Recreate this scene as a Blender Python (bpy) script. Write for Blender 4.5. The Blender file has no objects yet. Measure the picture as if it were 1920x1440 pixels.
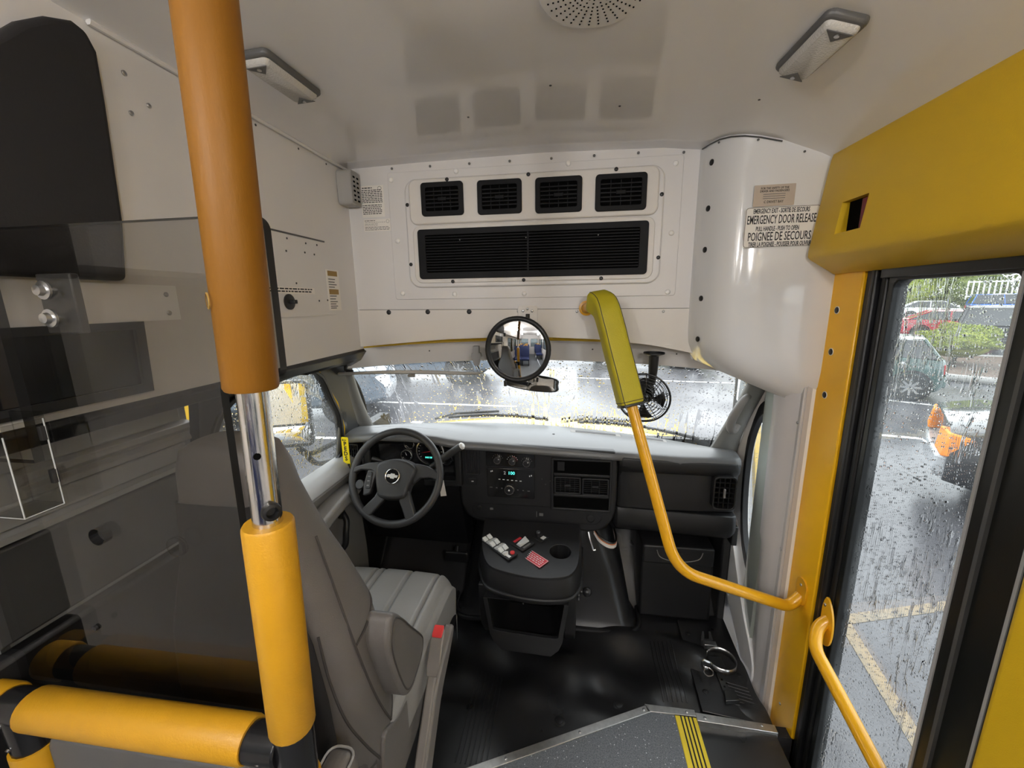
import bpy, bmesh, math, random
from mathutils import Matrix, Vector, Quaternion
random.seed(7)
PI = math.pi
SC = bpy.context.scene
COL = SC.collection

# ------------------------------------------------------------------ camera
cam_d = bpy.data.cameras.new('camera')
cam_d.sensor_width = 36.0
cam_d.lens = 36.0 * 757.0 / 1920.0
cam_d.clip_start = 0.02
cam_d.clip_end = 400
cam = bpy.data.objects.new('camera', cam_d)
COL.objects.link(cam)
cam.matrix_world = Matrix(((0.98956, -0.01553, 0.14327, 0.0),
                           (0.14345, 0.20110, -0.96901, 0.0),
                           (-0.01376, 0.97945, 0.20123, 1.5),
                           (0, 0, 0, 1)))
SC.camera = cam

# ------------------------------------------------------------------ sky (overcast) and exposure
world = bpy.data.worlds.new('overcast_sky')
SC.world = world
world.use_nodes = True
nt = world.node_tree
bg = nt.nodes['Background']
tcw = nt.nodes.new('ShaderNodeTexCoord')
nz = nt.nodes.new('ShaderNodeTexNoise'); nz.inputs['Scale'].default_value = 2.2; nz.inputs['Detail'].default_value = 4
rp = nt.nodes.new('ShaderNodeValToRGB')
rp.color_ramp.elements[0].position = 0.3; rp.color_ramp.elements[0].color = (0.74, 0.80, 0.85, 1)
rp.color_ramp.elements[1].position = 0.7; rp.color_ramp.elements[1].color = (0.95, 0.98, 1.0, 1)
nt.links.new(tcw.outputs['Generated'], nz.inputs['Vector'])
nt.links.new(nz.outputs['Fac'], rp.inputs['Fac'])
nt.links.new(rp.outputs['Color'], bg.inputs['Color'])
bg.inputs['Strength'].default_value = 1.75
sun_d = bpy.data.lights.new('veiled_sun', 'SUN'); sun_d.energy = 0.5; sun_d.angle = 1.2; sun_d.color = (1, .98, .95)
sun = bpy.data.objects.new('veiled_sun', sun_d); COL.objects.link(sun)
sun.rotation_euler = (math.radians(-38), math.radians(18), 0)
SC.view_settings.view_transform = 'Standard'
SC.view_settings.look = 'None'
SC.view_settings.gamma = 1.0
SC.view_settings.use_curve_mapping = False
SC.view_settings.exposure = 1.18
SC.cycles.max_bounces = 10
SC.cycles.transparent_max_bounces = 24
SC.cycles.sample_clamp_indirect = 6
SC.cycles.caustics_reflective = False
SC.cycles.caustics_refractive = False

# ------------------------------------------------------------------ materials
MATS = {}
def mat(name, col, rough=0.5, metal=0.0, spec=0.5, noise=0.0, nscale=8.0, bump=0.0, bscale=60.0, coat=0.0, emit=None, estr=0.0, stretch=None, rvar=0.0):
    m = bpy.data.materials.new(name); m.use_nodes = True
    t = m.node_tree; p = t.nodes['Principled BSDF']
    p.inputs['Base Color'].default_value = (*col, 1)
    p.inputs['Roughness'].default_value = rough
    p.inputs['Metallic'].default_value = metal
    p.inputs['Specular IOR Level'].default_value = spec
    p.inputs['Coat Weight'].default_value = coat
    if emit:
        p.inputs['Emission Color'].default_value = (*emit, 1); p.inputs['Emission Strength'].default_value = estr
    tc = t.nodes.new('ShaderNodeTexCoord')
    def noisetex(sc, det=4):
        n = t.nodes.new('ShaderNodeTexNoise'); n.inputs['Scale'].default_value = sc; n.inputs['Detail'].default_value = det
        src = tc.outputs['Object']
        if stretch:
            mp = t.nodes.new('ShaderNodeMapping'); mp.inputs['Scale'].default_value = stretch
            t.links.new(src, mp.inputs['Vector']); src = mp.outputs['Vector']
        t.links.new(src, n.inputs['Vector']); return n
    if noise > 0:
        n = noisetex(nscale, 5)
        mx = t.nodes.new('ShaderNodeMix'); mx.data_type = 'RGBA'
        mx.inputs[6].default_value = (*[min(1, c * (1 + noise)) for c in col], 1)
        mx.inputs[7].default_value = (*[c * (1 - noise) for c in col], 1)
        t.links.new(n.outputs['Fac'], mx.inputs[0]); t.links.new(mx.outputs[2], p.inputs['Base Color'])
    if rvar > 0:
        n = noisetex(nscale * 1.7, 3)
        mr = t.nodes.new('ShaderNodeMapRange'); mr.inputs['From Min'].default_value = .3; mr.inputs['From Max'].default_value = .7
        mr.inputs['To Min'].default_value = max(0.02, rough - rvar); mr.inputs['To Max'].default_value = rough + rvar
        t.links.new(n.outputs['Fac'], mr.inputs['Value']); t.links.new(mr.outputs[0], p.inputs['Roughness'])
    if bump > 0:
        n = noisetex(bscale, 3)
        b = t.nodes.new('ShaderNodeBump'); b.inputs['Strength'].default_value = bump; b.inputs['Distance'].default_value = 0.004
        t.links.new(n.outputs['Fac'], b.inputs['Height']); t.links.new(b.outputs['Normal'], p.inputs['Normal'])
    MATS[name] = m
    return m

def schlick(t, f0):
    """reflection of a thin sheet, the same from either side"""
    lw = t.nodes.new('ShaderNodeLayerWeight'); lw.inputs['Blend'].default_value = .5
    p = t.nodes.new('ShaderNodeMath'); p.operation = 'POWER'; p.inputs[1].default_value = 5.0; t.links.new(lw.outputs['Facing'], p.inputs[0])
    r = t.nodes.new('ShaderNodeMath'); r.operation = 'MULTIPLY_ADD'; r.inputs[1].default_value = 1 - f0; r.inputs[2].default_value = f0; t.links.new(p.outputs[0], r.inputs[0])
    return r.outputs[0]

def clear(name, tint, ior=1.45, refl=1.0, rough=0.0):
    m = bpy.data.materials.new(name); m.use_nodes = True; t = m.node_tree
    for n in list(t.nodes): t.nodes.remove(n)
    o = t.nodes.new('ShaderNodeOutputMaterial'); tr = t.nodes.new('ShaderNodeBsdfTransparent'); tr.inputs[0].default_value = (*tint, 1)
    g = t.nodes.new('ShaderNodeBsdfGlossy'); g.inputs['Roughness'].default_value = rough; g.inputs['Color'].default_value = (refl, refl, refl, 1)
    f = schlick(t, ((ior - 1) / (ior + 1)) ** 2)
    x = t.nodes.new('ShaderNodeMixShader')
    t.links.new(f, x.inputs[0]); t.links.new(tr.outputs[0], x.inputs[1]); t.links.new(g.outputs[0], x.inputs[2])
    t.links.new(x.outputs[0], o.inputs[0]); MATS[name] = m
    return m

def rain_glass(name, axes, drop_scale=85.0, run_scale=34.0, drops=0.5, runs=0.5, mist=0.12, tint=(.93, .95, .95)):
    """window glass wetted by rain: clear film, beads of water and running streaks that bend the view"""
    m = bpy.data.materials.new(name); m.use_nodes = True; t = m.node_tree; L = t.links.new
    for n in list(t.nodes): t.nodes.remove(n)
    N = t.nodes.new
    out = N('ShaderNodeOutputMaterial'); tc = N('ShaderNodeTexCoord'); sep = N('ShaderNodeSeparateXYZ'); L(tc.outputs['Object'], sep.inputs[0])
    u = sep.outputs[axes[0]]; v = sep.outputs[axes[1]]
    def vec(su, sv, off=0.0):
        c = N('ShaderNodeCombineXYZ')
        a = N('ShaderNodeMath'); a.operation = 'MULTIPLY_ADD'; a.inputs[1].default_value = su; a.inputs[2].default_value = off
        b = N('ShaderNodeMath'); b.operation = 'MULTIPLY'; b.inputs[1].default_value = sv
        L(u, a.inputs[0]); L(v, b.inputs[0]); L(a.outputs[0], c.inputs[0]); L(b.outputs[0], c.inputs[1]); return c.outputs[0]
    def ramp(src, a, b):
        r = N('ShaderNodeMapRange'); r.inputs['From Min'].default_value = a; r.inputs['From Max'].default_value = b; r.interpolation_type = 'SMOOTHSTEP'
        L(src, r.inputs['Value']); return r.outputs[0]
    def mul(a, b):
        q = N('ShaderNodeMath'); q.operation = 'MULTIPLY'; L(a, q.inputs[0])
        if isinstance(b, float): q.inputs[1].default_value = b
        else: L(b, q.inputs[1])
        return q.outputs[0]
    def mx(a, b):
        q = N('ShaderNodeMath'); q.operation = 'MAXIMUM'; L(a, q.inputs[0]); L(b, q.inputs[1]); return q.outputs[0]
    heights = []
    for sc, thr, off in ((drop_scale, .62 - .3 * drops, 0.0), (drop_scale * 2.1, .60 - .3 * drops, 5.3)):
        vo = N('ShaderNodeTexVoronoi'); vo.inputs['Scale'].default_value = 1.0; L(vec(sc, sc * .8, off), vo.inputs['Vector'])
        sp = N('ShaderNodeSeparateXYZ'); L(vo.outputs['Color'], sp.inputs[0])
        keep = ramp(sp.outputs[0], thr, thr + .02)
        rr = N('ShaderNodeMapRange'); rr.inputs['To Min'].default_value = .18; rr.inputs['To Max'].default_value = .46; L(sp.outputs[1], rr.inputs['Value'])
        d = N('ShaderNodeMath'); d.operation = 'DIVIDE'; L(vo.outputs['Distance'], d.inputs[0]); L(rr.outputs[0], d.inputs[1])
        heights.append(mul(ramp(d.outputs[0], 1.0, 0.0), keep))
    # running streaks: noise stretched down the pane, kept where it crosses a narrow band
    nw = N('ShaderNodeTexNoise'); nw.inputs['Scale'].default_value = 1.0; nw.inputs['Detail'].default_value = 2; nw.inputs['Distortion'].default_value = .25
    L(vec(run_scale, run_scale * .085, 2.0), nw.inputs['Vector'])
    ab = N('ShaderNodeMath'); ab.operation = 'SUBTRACT'; L(nw.outputs['Fac'], ab.inputs[0]); ab.inputs[1].default_value = .5
    aa = N('ShaderNodeMath'); aa.operation = 'ABSOLUTE'; L(ab.outputs[0], aa.inputs[0])
    gate = N('ShaderNodeTexNoise'); gate.inputs['Scale'].default_value = 1.0; L(vec(4.0, 2.0, 9.0), gate.inputs['Vector'])
    st = mul(ramp(aa.outputs[0], .020, .0), ramp(gate.outputs['Fac'], .62 - .35 * runs, .66 - .35 * runs))
    hgt = mx(mx(heights[0], heights[1]), st)
    bump = N('ShaderNodeBump'); bump.inputs['Strength'].default_value = 1.0; bump.inputs['Distance'].default_value = .0012; L(hgt, bump.inputs['Height'])
    tr = N('ShaderNodeBsdfTransparent'); tr.inputs[0].default_value = (*tint, 1)
    rf = N('ShaderNodeBsdfRefraction'); rf.inputs['IOR'].default_value = 1.16; rf.inputs['Roughness'].default_value = .02; rf.inputs['Color'].default_value = (.95, .97, .97, 1)
    L(bump.outputs[0], rf.inputs['Normal'])
    fog = N('ShaderNodeBsdfTranslucent'); fog.inputs['Color'].default_value = (.8, .83, .84, 1)
    fn = N('ShaderNodeTexNoise'); fn.inputs['Scale'].default_value = 1.0; fn.inputs['Detail'].default_value = 4; L(vec(3.0, 2.4, 1.0), fn.inputs['Vector'])
    m0 = N('ShaderNodeMixShader'); L(mul(ramp(fn.outputs['Fac'], .25, .75), mist), m0.inputs[0]); L(tr.outputs[0], m0.inputs[1]); L(fog.outputs[0], m0.inputs[2])
    m1 = N('ShaderNodeMixShader'); L(ramp(hgt, .02, .12), m1.inputs[0]); L(m0.outputs[0], m1.inputs[1]); L(rf.outputs[0], m1.inputs[2])
    gl = N('ShaderNodeBsdfGlossy'); gl.inputs['Roughness'].default_value = 0.0
    fr = schlick(t, .03)
    m2 = N('ShaderNodeMixShader'); L(fr, m2.inputs[0]); L(m1.outputs[0], m2.inputs[1]); L(gl.outputs[0], m2.inputs[2])
    L(m2.outputs[0], out.inputs[0]); MATS[name] = m
    return m

mat('ceiling_white', (.90, .885, .88), .11, noise=.03, nscale=3, rvar=.03)
mat('panel_white', (.72, .70, .685), .38, noise=.04, nscale=5, bump=.03, bscale=300)
mat('panel_warm', (.73, .695, .65), .42, noise=.04, nscale=6, bump=.05, bscale=320)
mat('gloss_white', (.76, .76, .755), .10, noise=.02, nscale=3, coat=.4)
mat('pillar_green_grey', (.46, .50, .46), .16, coat=.3)
mat('pillar_grey', (.52, .50, .49), .38, bump=.05, bscale=350)
mat('bright_white', (.90, .90, .90), .30)
mat('cap_white', (.88, .86, .83), .30)
mat('black_plastic', (.012, .012, .013), .42, bump=.05, bscale=500)
mat('black_gloss', (.008, .008, .009), .12)
mat('clamp_black', (.009, .009, .010), .22)
mat('vent_black', (.004, .004, .005), .55, spec=.2)
mat('dark_void', (.002, .002, .002), .9, spec=.05)
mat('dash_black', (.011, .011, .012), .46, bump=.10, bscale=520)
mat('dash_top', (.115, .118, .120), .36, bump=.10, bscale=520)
mat('dash_dark', (.006, .006, .007), .5, bump=.08, bscale=500)
mat('trim_grey', (.22, .21, .20), .5, bump=.08, bscale=500)
mat('trim_light', (.36, .355, .35), .42, bump=.08, bscale=500)
mat('pillar_trim', (.20, .20, .19), .55, bump=.10, bscale=600)
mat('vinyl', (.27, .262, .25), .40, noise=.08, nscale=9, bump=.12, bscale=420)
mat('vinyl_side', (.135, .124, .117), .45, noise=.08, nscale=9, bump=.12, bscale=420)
mat('seam', (.05, .045, .042), .7)
mat('seat_carpet', (.085, .078, .075), .95, bump=.4, bscale=700)
mat('buckle_grey', (.22, .20, .185), .38)
mat('red_button', (.75, .05, .05), .35)
mat('rubber_floor', (.009, .009, .010), .34, spec=1.0, bump=.06, bscale=90, rvar=.07, nscale=4)
mat('rubber_edge', (.012, .012, .013), .35)
mat('seal_black', (.007, .007, .008), .45)
mat('door_black', (.010, .011, .011), .35, bump=.08, bscale=700)
mat('yellow_paint', (.95, .50, .008), .33, noise=.05, nscale=12, bump=.03, bscale=400)
mat('yellow_bar', (.80, .40, .012), .28, noise=.06, nscale=20, coat=.3)
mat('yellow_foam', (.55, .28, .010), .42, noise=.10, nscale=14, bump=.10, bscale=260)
mat('yellow_foam_shaded', (.215, .088, .005), .52, spec=.3, noise=.16, nscale=12, bump=.10, bscale=200, stretch=(1, 1, .3))  # same foam for the upper pole, weaker light put into its darker colour
mat('yellow_header', (.70, .44, .012), .46, noise=.03, nscale=6, bump=.15, bscale=500)
mat('yellow_sleeve', (.47, .40, .012), .55, noise=.10, nscale=25, bump=.25, bscale=380)
mat('yellow_nosing', (.78, .60, .04), .5)
mat('yellow_body', (.88, .56, .006), .22, coat=.5)
mat('sticker_yellow', (.90, .72, .01), .4)
mat('chrome', (.72, .70, .67), .20, metal=1.0, noise=.35, nscale=30, stretch=(8, 8, .6), rvar=.09)
mat('steel', (.55, .55, .55), .28, metal=1.0)
mat('steel_dark', (.10, .10, .10), .35, metal=1.0)
mat('aluminium', (.62, .61, .59), .36, metal=1.0, noise=.25, nscale=60)
mat('mirror_glass', (.90, .91, .91), .015, metal=1.0)
mat('print_black', (.012, .011, .012), .6)
mat('print_grey', (.15, .145, .14), .6)
mat('print_white', (.75, .75, .75), .5)
mat('print_green', (.03, .35, .30), .5, emit=(.10, .85, .70), estr=.9)
mat('print_red', (.55, .03, .04), .5)
mat('sticker_white', (.84, .80, .74), .45)
mat('sticker_tan', (.50, .42, .34), .45)
mat('sticker_brown', (.34, .20, .04), .45)
mat('sticker_red', (.62, .045, .065), .4)
mat('switch_white', (.72, .73, .72), .3)
mat('lamp_frame', (.11, .108, .105), .4)
mat('lamp_lens', (.60, .58, .54), .25, bump=.5, bscale=260)
mat('lamp_lit', (.9, .9, .85), .3, emit=(1, .96, .88), estr=9.0)
mat('pad_black', (.013, .012, .013), .75, bump=.1, bscale=300)
mat('grey_box', (.36, .35, .33), .45)
mat('metal_grey', (.42, .425, .425), .38, noise=.08, nscale=7)
mat('metal_grey_dark', (.085, .085, .085), .42, noise=.06, nscale=8)
mat('dark_red_lens', (.16, .004, .012), .2)
mat('copper_wire', (.62, .22, .10), .4)
mat('wire_white', (.75, .72, .68), .45)
mat('seat_blue', (.012, .022, .085), .8, bump=.2, bscale=500)
mat('headliner', (.60, .585, .56), .6)
mat('tire', (.012, .012, .012), .7)
mat('rim', (.60, .61, .62), .25, metal=.9)
mat('car_glass', (.03, .035, .04), .05, coat=.6)
mat('amber', (.95, .26, .01), .45, spec=.2)
mat('tail_red', (.45, .01, .01), .2)
mat('lamp_clear', (.8, .8, .8), .12)
mat('glint_grey', (.45, .46, .46), .15)  # pale tone painted for light caught along acrylic edges
mat('bark', (.05, .035, .022), .9)
mat('fence_white', (.78, .78, .76), .5)
mat('kerb', (.30, .29, .27), .6, noise=.15, nscale=4)
mat('mulch', (.10, .062, .038), .9, noise=.5, nscale=6, bump=.6, bscale=12)
mat('line_white', (.72, .72, .70), .4, noise=.2, nscale=14)
mat('line_yellow', (.19, .14, .075), .4, noise=.25, nscale=9)
clear('smoke_acrylic', (.73, .72, .705), 1.45, 1.0, .005)
clear('clear_acrylic', (.90, .90, .89), 1.45, .45, .02)
clear('clean_glass', (.93, .95, .94), 1.35)
clear('tinted_glass', (.30, .32, .32), 1.4)
rain_glass('windshield_rain', (0, 2), 70, 26, .62, .30, .12)
rain_glass('door_rain', (1, 2), 150, 70, .25, .30, .08)
rain_glass('side_rain', (1, 2), 130, 40, .12, .02, .06)
rain_glass('quarter_rain', (1, 2), 240, 40, .95, .2, .2)

# aisle floor: grey vinyl with glittering flecks
def fleck_floor():
    m = mat('aisle_vinyl', (.115, .125, .135), .42); t = m.node_tree; p = t.nodes['Principled BSDF']; L = t.links.new
    tc = t.nodes.new('ShaderNodeTexCoord'); v = t.nodes.new('ShaderNodeTexVoronoi'); v.inputs['Scale'].default_value = 95
    L(tc.outputs['Object'], v.inputs['Vector']); sp = t.nodes.new('ShaderNodeSeparateXYZ'); L(v.outputs['Color'], sp.inputs[0])
    a = t.nodes.new('ShaderNodeMath'); a.operation = 'LESS_THAN'; a.inputs[1].default_value = .16; L(v.outputs['Distance'], a.inputs[0])
    b = t.nodes.new('ShaderNodeMath'); b.operation = 'GREATER_THAN'; b.inputs[1].default_value = .55; L(sp.outputs[0], b.inputs[0])
    c = t.nodes.new('ShaderNodeMath'); c.operation = 'MULTIPLY'; L(a.outputs[0], c.inputs[0]); L(b.outputs[0], c.inputs[1])
    n = t.nodes.new('ShaderNodeTexNoise'); n.inputs['Scale'].default_value = 260; L(tc.outputs['Object'], n.inputs['Vector'])
    r = t.nodes.new('ShaderNodeValToRGB'); r.color_ramp.elements[0].position = .35; r.color_ramp.elements[0].color = (.085, .095, .108, 1)
    r.color_ramp.elements[1].position = .62; r.color_ramp.elements[1].color = (.165, .18, .195, 1); L(n.outputs['Fac'], r.inputs['Fac'])
    mx = t.nodes.new('ShaderNodeMix'); mx.data_type = 'RGBA'; mx.inputs[7].default_value = (.62, .64, .66, 1)
    L(c.outputs[0], mx.inputs[0]); L(r.outputs[0], mx.inputs[6]); L(mx.outputs[2], p.inputs['Base Color'])
fleck_floor()

# wet asphalt: dark ground with patches of standing water
def wet_asphalt():
    m = mat('wet_asphalt', (.05, .05, .053), .3); t = m.node_tree; p = t.nodes['Principled BSDF']; L = t.links.new
    tc = t.nodes.new('ShaderNodeTexCoord')
    n = t.nodes.new('ShaderNodeTexNoise'); n.inputs['Scale'].default_value = .45; n.inputs['Detail'].default_value = 6; L(tc.outputs['Object'], n.inputs['Vector'])
    r = t.nodes.new('ShaderNodeMapRange'); r.inputs['From Min'].default_value = .35; r.inputs['From Max'].default_value = .62; r.inputs['To Min'].default_value = .12; r.inputs['To Max'].default_value = .42
    L(n.outputs['Fac'], r.inputs['Value']); L(r.outputs[0], p.inputs['Roughness'])
    g = t.nodes.new('ShaderNodeTexNoise'); g.inputs['Scale'].default_value = 70; g.inputs['Detail'].default_value = 3; L(tc.outputs['Object'], g.inputs['Vector'])
    b = t.nodes.new('ShaderNodeBump'); b.inputs['Strength'].default_value = .25; b.inputs['Distance'].default_value = .004; L(g.outputs['Fac'], b.inputs['Height']); L(b.outputs[0], p.inputs['Normal'])
    c = t.nodes.new('ShaderNodeValToRGB'); c.color_ramp.elements[0].color = (.040, .0395, .044, 1); c.color_ramp.elements[1].color = (.11, .107, .116, 1); L(g.outputs['Fac'], c.inputs['Fac']); L(c.outputs[0], p.inputs['Base Color'])
    p.inputs['Coat Weight'].default_value = .10; p.inputs['Coat Roughness'].default_value = .12; p.inputs['Specular IOR Level'].default_value = .25
wet_asphalt()

def leafy(name, c1, c2):
    m = mat(name, c1, .55); t = m.node_tree; p = t.nodes['Principled BSDF']
    o = t.nodes.new('ShaderNodeTexCoord'); n = t.nodes.new('ShaderNodeTexNoise'); n.inputs['Scale'].default_value = 5; t.links.new(o.outputs['Object'], n.inputs['Vector'])
    r = t.nodes.new('ShaderNodeValToRGB'); r.color_ramp.elements[0].position = .35; r.color_ramp.elements[1].position = .65
    r.color_ramp.elements[0].color = (*c1, 1); r.color_ramp.elements[1].color = (*c2, 1)
    t.links.new(n.outputs['Fac'], r.inputs['Fac']); t.links.new(r.outputs[0], p.inputs['Base Color'])
leafy('leaf_bush', (.16, .22, .02), (.36, .40, .05))
leafy('leaf_tree', (.06, .09, .02), (.20, .24, .06))
leafy('leaf_dark', (.025, .045, .015), (.08, .12, .03))
def paint(name, col): return mat(name, col, .18, coat=.7)
paint('paint_green', (.045, .095, .085)); paint('paint_white', (.75, .76, .77)); paint('paint_red', (.42, .012, .03))
paint('paint_blue', (.02, .13, .52)); paint('paint_black', (.015, .015, .018)); paint('paint_silver', (.40, .41, .43)); paint('paint_slate', (.10, .13, .17))

# ------------------------------------------------------------------ mesh helpers
def rot_to(n, up=(0, 0, 1)):
    """3x3 whose Z axis is n"""
    z = Vector(n).normalized(); u = Vector(up)
    if abs(z.dot(u)) > .98: u = Vector((0, 1, 0))
    x = u.cross(z).normalized(); y = z.cross(x)
    return Matrix((x, y, z)).transposed()
def frame(o, x, y):
    x = Vector(x).normalized(); y = Vector(y); y = (y - x * y.dot(x)).normalized(); z = x.cross(y)
    M = Matrix((x, y, z)).transposed().to_4x4(); M.translation = Vector(o); return M
def rrect(x0, x1, y0, y1, r, n=5):
    pts = []
    for cx, cy, a0 in ((x1 - r, y1 - r, 0), (x0 + r, y1 - r, PI / 2), (x0 + r, y0 + r, PI), (x1 - r, y0 + r, 1.5 * PI)):
        for k in range(n + 1):
            a = a0 + PI / 2 * k / n; pts.append((cx + r * math.cos(a), cy + r * math.sin(a)))
    return pts
def circ(cx, cy, r, n=24, ry=None):
    return [(cx + r * math.cos(2 * PI * k / n), cy + (ry or r) * math.sin(2 * PI * k / n)) for k in range(n)]
def lerp_table(tab, x):
    if x <= tab[0][0]: return tab[0][1]
    for (a, fa), (b, fb) in zip(tab, tab[1:]):
        if x <= b:
            t = (x - a) / (b - a); t = t * t * (3 - 2 * t) if False else t
            return fa + (fb - fa) * t
    return tab[-1][1]
def smooth_path(pts, n=8, closed=False):
    P = [Vector(p) for p in pts]; out = []; m = len(P)
    for i in range(m if closed else m - 1):
        p0 = P[(i - 1) % m] if (closed or i > 0) else P[i]; p1 = P[i]; p2 = P[(i + 1) % m]
        p3 = P[(i + 2) % m] if (closed or i + 2 < m) else p2
        for k in range(n):
            t = k / n
            out.append(.5 * ((2 * p1) + (p2 - p0) * t + (2 * p0 - 5 * p1 + 4 * p2 - p3) * t * t + (3 * p1 - p0 - 3 * p2 + p3) * t ** 3))
    if not closed: out.append(P[-1])
    return out
def fillet_path(pts, r, n=6):
    P = [Vector(p) for p in pts]; out = [P[0]]
    for i in range(1, len(P) - 1):
        a = (P[i - 1] - P[i]); b = (P[i + 1] - P[i]); d = min(r, a.length * .49, b.length * .49)
        A = P[i] + a.normalized() * d; B = P[i] + b.normalized() * d
        for k in range(n + 1):
            t = k / n; out.append(A * (1 - t) ** 2 + P[i] * 2 * t * (1 - t) + B * t * t)
    out.append(P[-1]); return out

class MB:
    def __init__(s, M=None): s.v = []; s.f = []; s.mi = []; s.M = M; s.cur = 0
    def add(s, vs, fs):
        b = len(s.v)
        for p in vs:
            p = Vector(p); s.v.append(s.M @ p if s.M is not None else p)
        for f in fs: s.f.append([b + i for i in f]); s.mi.append(s.cur)
        return s
    def box(s, x0, x1, y0, y1, z0, z1):
        return s.add([(x0, y0, z0), (x1, y0, z0), (x1, y1, z0), (x0, y1, z0), (x0, y0, z1), (x1, y0, z1), (x1, y1, z1), (x0, y1, z1)],
                     [(0, 3, 2, 1), (4, 5, 6, 7), (0, 1, 5, 4), (1, 2, 6, 5), (2, 3, 7, 6), (3, 0, 4, 7)])
    def prism(s, pts, a, b, axis='z', scale2=1.0):
        n = len(pts); mk = {'z': lambda p, h: (p[0], p[1], h), 'y': lambda p, h: (p[0], h, p[1]), 'x': lambda p, h: (h, p[0], p[1])}[axis]
        cx = sum(p[0] for p in pts) / n; cy = sum(p[1] for p in pts) / n
        p2 = [(cx + (p[0] - cx) * scale2, cy + (p[1] - cy) * scale2) for p in pts]
        vs = [mk(p, a) for p in pts] + [mk(p, b) for p in p2]
        return s.add(vs, [tuple(range(n))[::-1], tuple(range(n, 2 * n))] + [(i, (i + 1) % n, n + (i + 1) % n, n + i) for i in range(n)])
    def ring(s, outer, inner, a, b, axis='z'):
        n = len(outer); mk = {'z': lambda p, h: (p[0], p[1], h), 'y': lambda p, h: (p[0], h, p[1]), 'x': lambda p, h: (h, p[0], p[1])}[axis]
        vs = [mk(p, a) for p in outer] + [mk(p, a) for p in inner] + [mk(p, b) for p in outer] + [mk(p, b) for p in inner]
        fs = []
        for i in range(n):
            j = (i + 1) % n
            fs += [(i, n + i, n + j, j), (2 * n + i, 2 * n + j, 3 * n + j, 3 * n + i), (i, j, 2 * n + j, 2 * n + i), (n + i, 3 * n + i, 3 * n + j, n + j)]
        return s.add(vs, fs)
    def loft(s, secs, closed=True, cap=True):
        n = len(secs[0]); vs = [p for q in secs for p in q]; fs = []
        for k in range(len(secs) - 1):
            for i in range(n if closed else n - 1):
                j = (i + 1) % n; fs.append((k * n + i, k * n + j, (k + 1) * n + j, (k + 1) * n + i))
        if cap and closed: fs += [tuple(range(n))[::-1], tuple(range((len(secs) - 1) * n, len(secs) * n))]
        return s.add(vs, fs)
    def tube(s, path, r, n=12, caps=True, closed=False):
        P = [Vector(p) for p in path]; m = len(P); R = r if isinstance(r, (list, tuple)) else [r] * m
        T = []
        for i in range(m):
            if closed: d = P[(i + 1) % m] - P[i - 1]
            else: d = P[min(i + 1, m - 1)] - P[max(i - 1, 0)]
            T.append(d.normalized())
        x = rot_to(T[0]).col[0].copy(); secs = []
        for i in range(m):
            x = (x - T[i] * x.dot(T[i])).normalized(); y = T[i].cross(x)
            secs.append([P[i] + (x * math.cos(2 * PI * k / n) + y * math.sin(2 * PI * k / n)) * R[i] for k in range(n)])
        if closed: secs.append(secs[0])
        return s.loft(secs, True, caps and not closed)
    def lathe(s, prof, n=24, o=(0, 0, 0), axis=(0, 0, 1), a0=0, a1=2 * PI):
        R = rot_to(axis); o = Vector(o); secs = []; full = abs(a1 - a0 - 2 * PI) < 1e-6
        for k in range(n + 1):
            a = a0 + (a1 - a0) * k / n
            secs.append([o + R @ Vector((r * math.cos(a), r * math.sin(a), h)) for r, h in prof])
        return s.loft(secs, False, False)
    def grid(s, fn, nu, nv):
        vs = [fn(i / nu, j / nv) for j in range(nv + 1) for i in range(nu + 1)]
        return s.add(vs, [(j * (nu + 1) + i, j * (nu + 1) + i + 1, (j + 1) * (nu + 1) + i + 1, (j + 1) * (nu + 1) + i) for j in range(nv) for i in range(nu)])
    def mesh(s, name, mats, smooth=35, merge=True):
        me = bpy.data.meshes.new(name); me.from_pydata([tuple(v) for v in s.v], [], s.f)
        for m in (mats if isinstance(mats, (list, tuple)) else [mats]): me.materials.append(MATS[m])
        if any(s.mi): me.polygons.foreach_set('material_index', s.mi)
        bm = bmesh.new(); bm.from_mesh(me)
        if merge: bmesh.ops.remove_doubles(bm, verts=bm.verts, dist=1e-5)
        bmesh.ops.recalc_face_normals(bm, faces=bm.faces); bm.to_mesh(me); bm.free()
        if smooth:
            me.shade_smooth(); me.set_sharp_from_angle(angle=math.radians(smooth))
        return me
    def build(s, name, mats, parent=None, smooth=35, bevel=0, seg=2, thick=0, subsurf=0, merge=True):
        o = bpy.data.objects.new(name, s.mesh(name, mats, smooth, merge)); COL.objects.link(o); adopt(o, parent)
        if subsurf: m = o.modifiers.new('subdivision', 'SUBSURF'); m.levels = subsurf; m.render_levels = subsurf
        if thick: m = o.modifiers.new('thickness', 'SOLIDIFY'); m.thickness = thick; m.offset = 0
        if bevel:
            m = o.modifiers.new('bevel', 'BEVEL'); m.width = bevel; m.segments = seg; m.limit_method = 'ANGLE'; m.angle_limit = math.radians(40); m.use_clamp_overlap = True
        return o
def origin_of(p):
    v = Vector((0, 0, 0))
    while p is not None: v = v + Vector(p.get('_o', (0, 0, 0))); p = p.parent
    return v
OFF = {}
def adopt(o, parent):
    if parent is not None:
        o.parent = parent
        w = OFF.get(parent.name, Vector((0, 0, 0)))
        o.matrix_parent_inverse = Matrix.Translation(-w)
def thing(name, label, cat, loc=(0, 0, 0), group=None):
    o = bpy.data.objects.new(name, None); COL.objects.link(o); o.empty_display_size = .05
    o.location = loc; OFF[o.name] = Vector(loc); return tag(o, label, cat, group)
def tag(o, label=None, cat=None, group=None, kind=None):
    if label: o['label'] = label
    if cat: o['category'] = cat
    if group: o['group'] = group
    if kind: o['kind'] = kind
    return o
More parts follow.
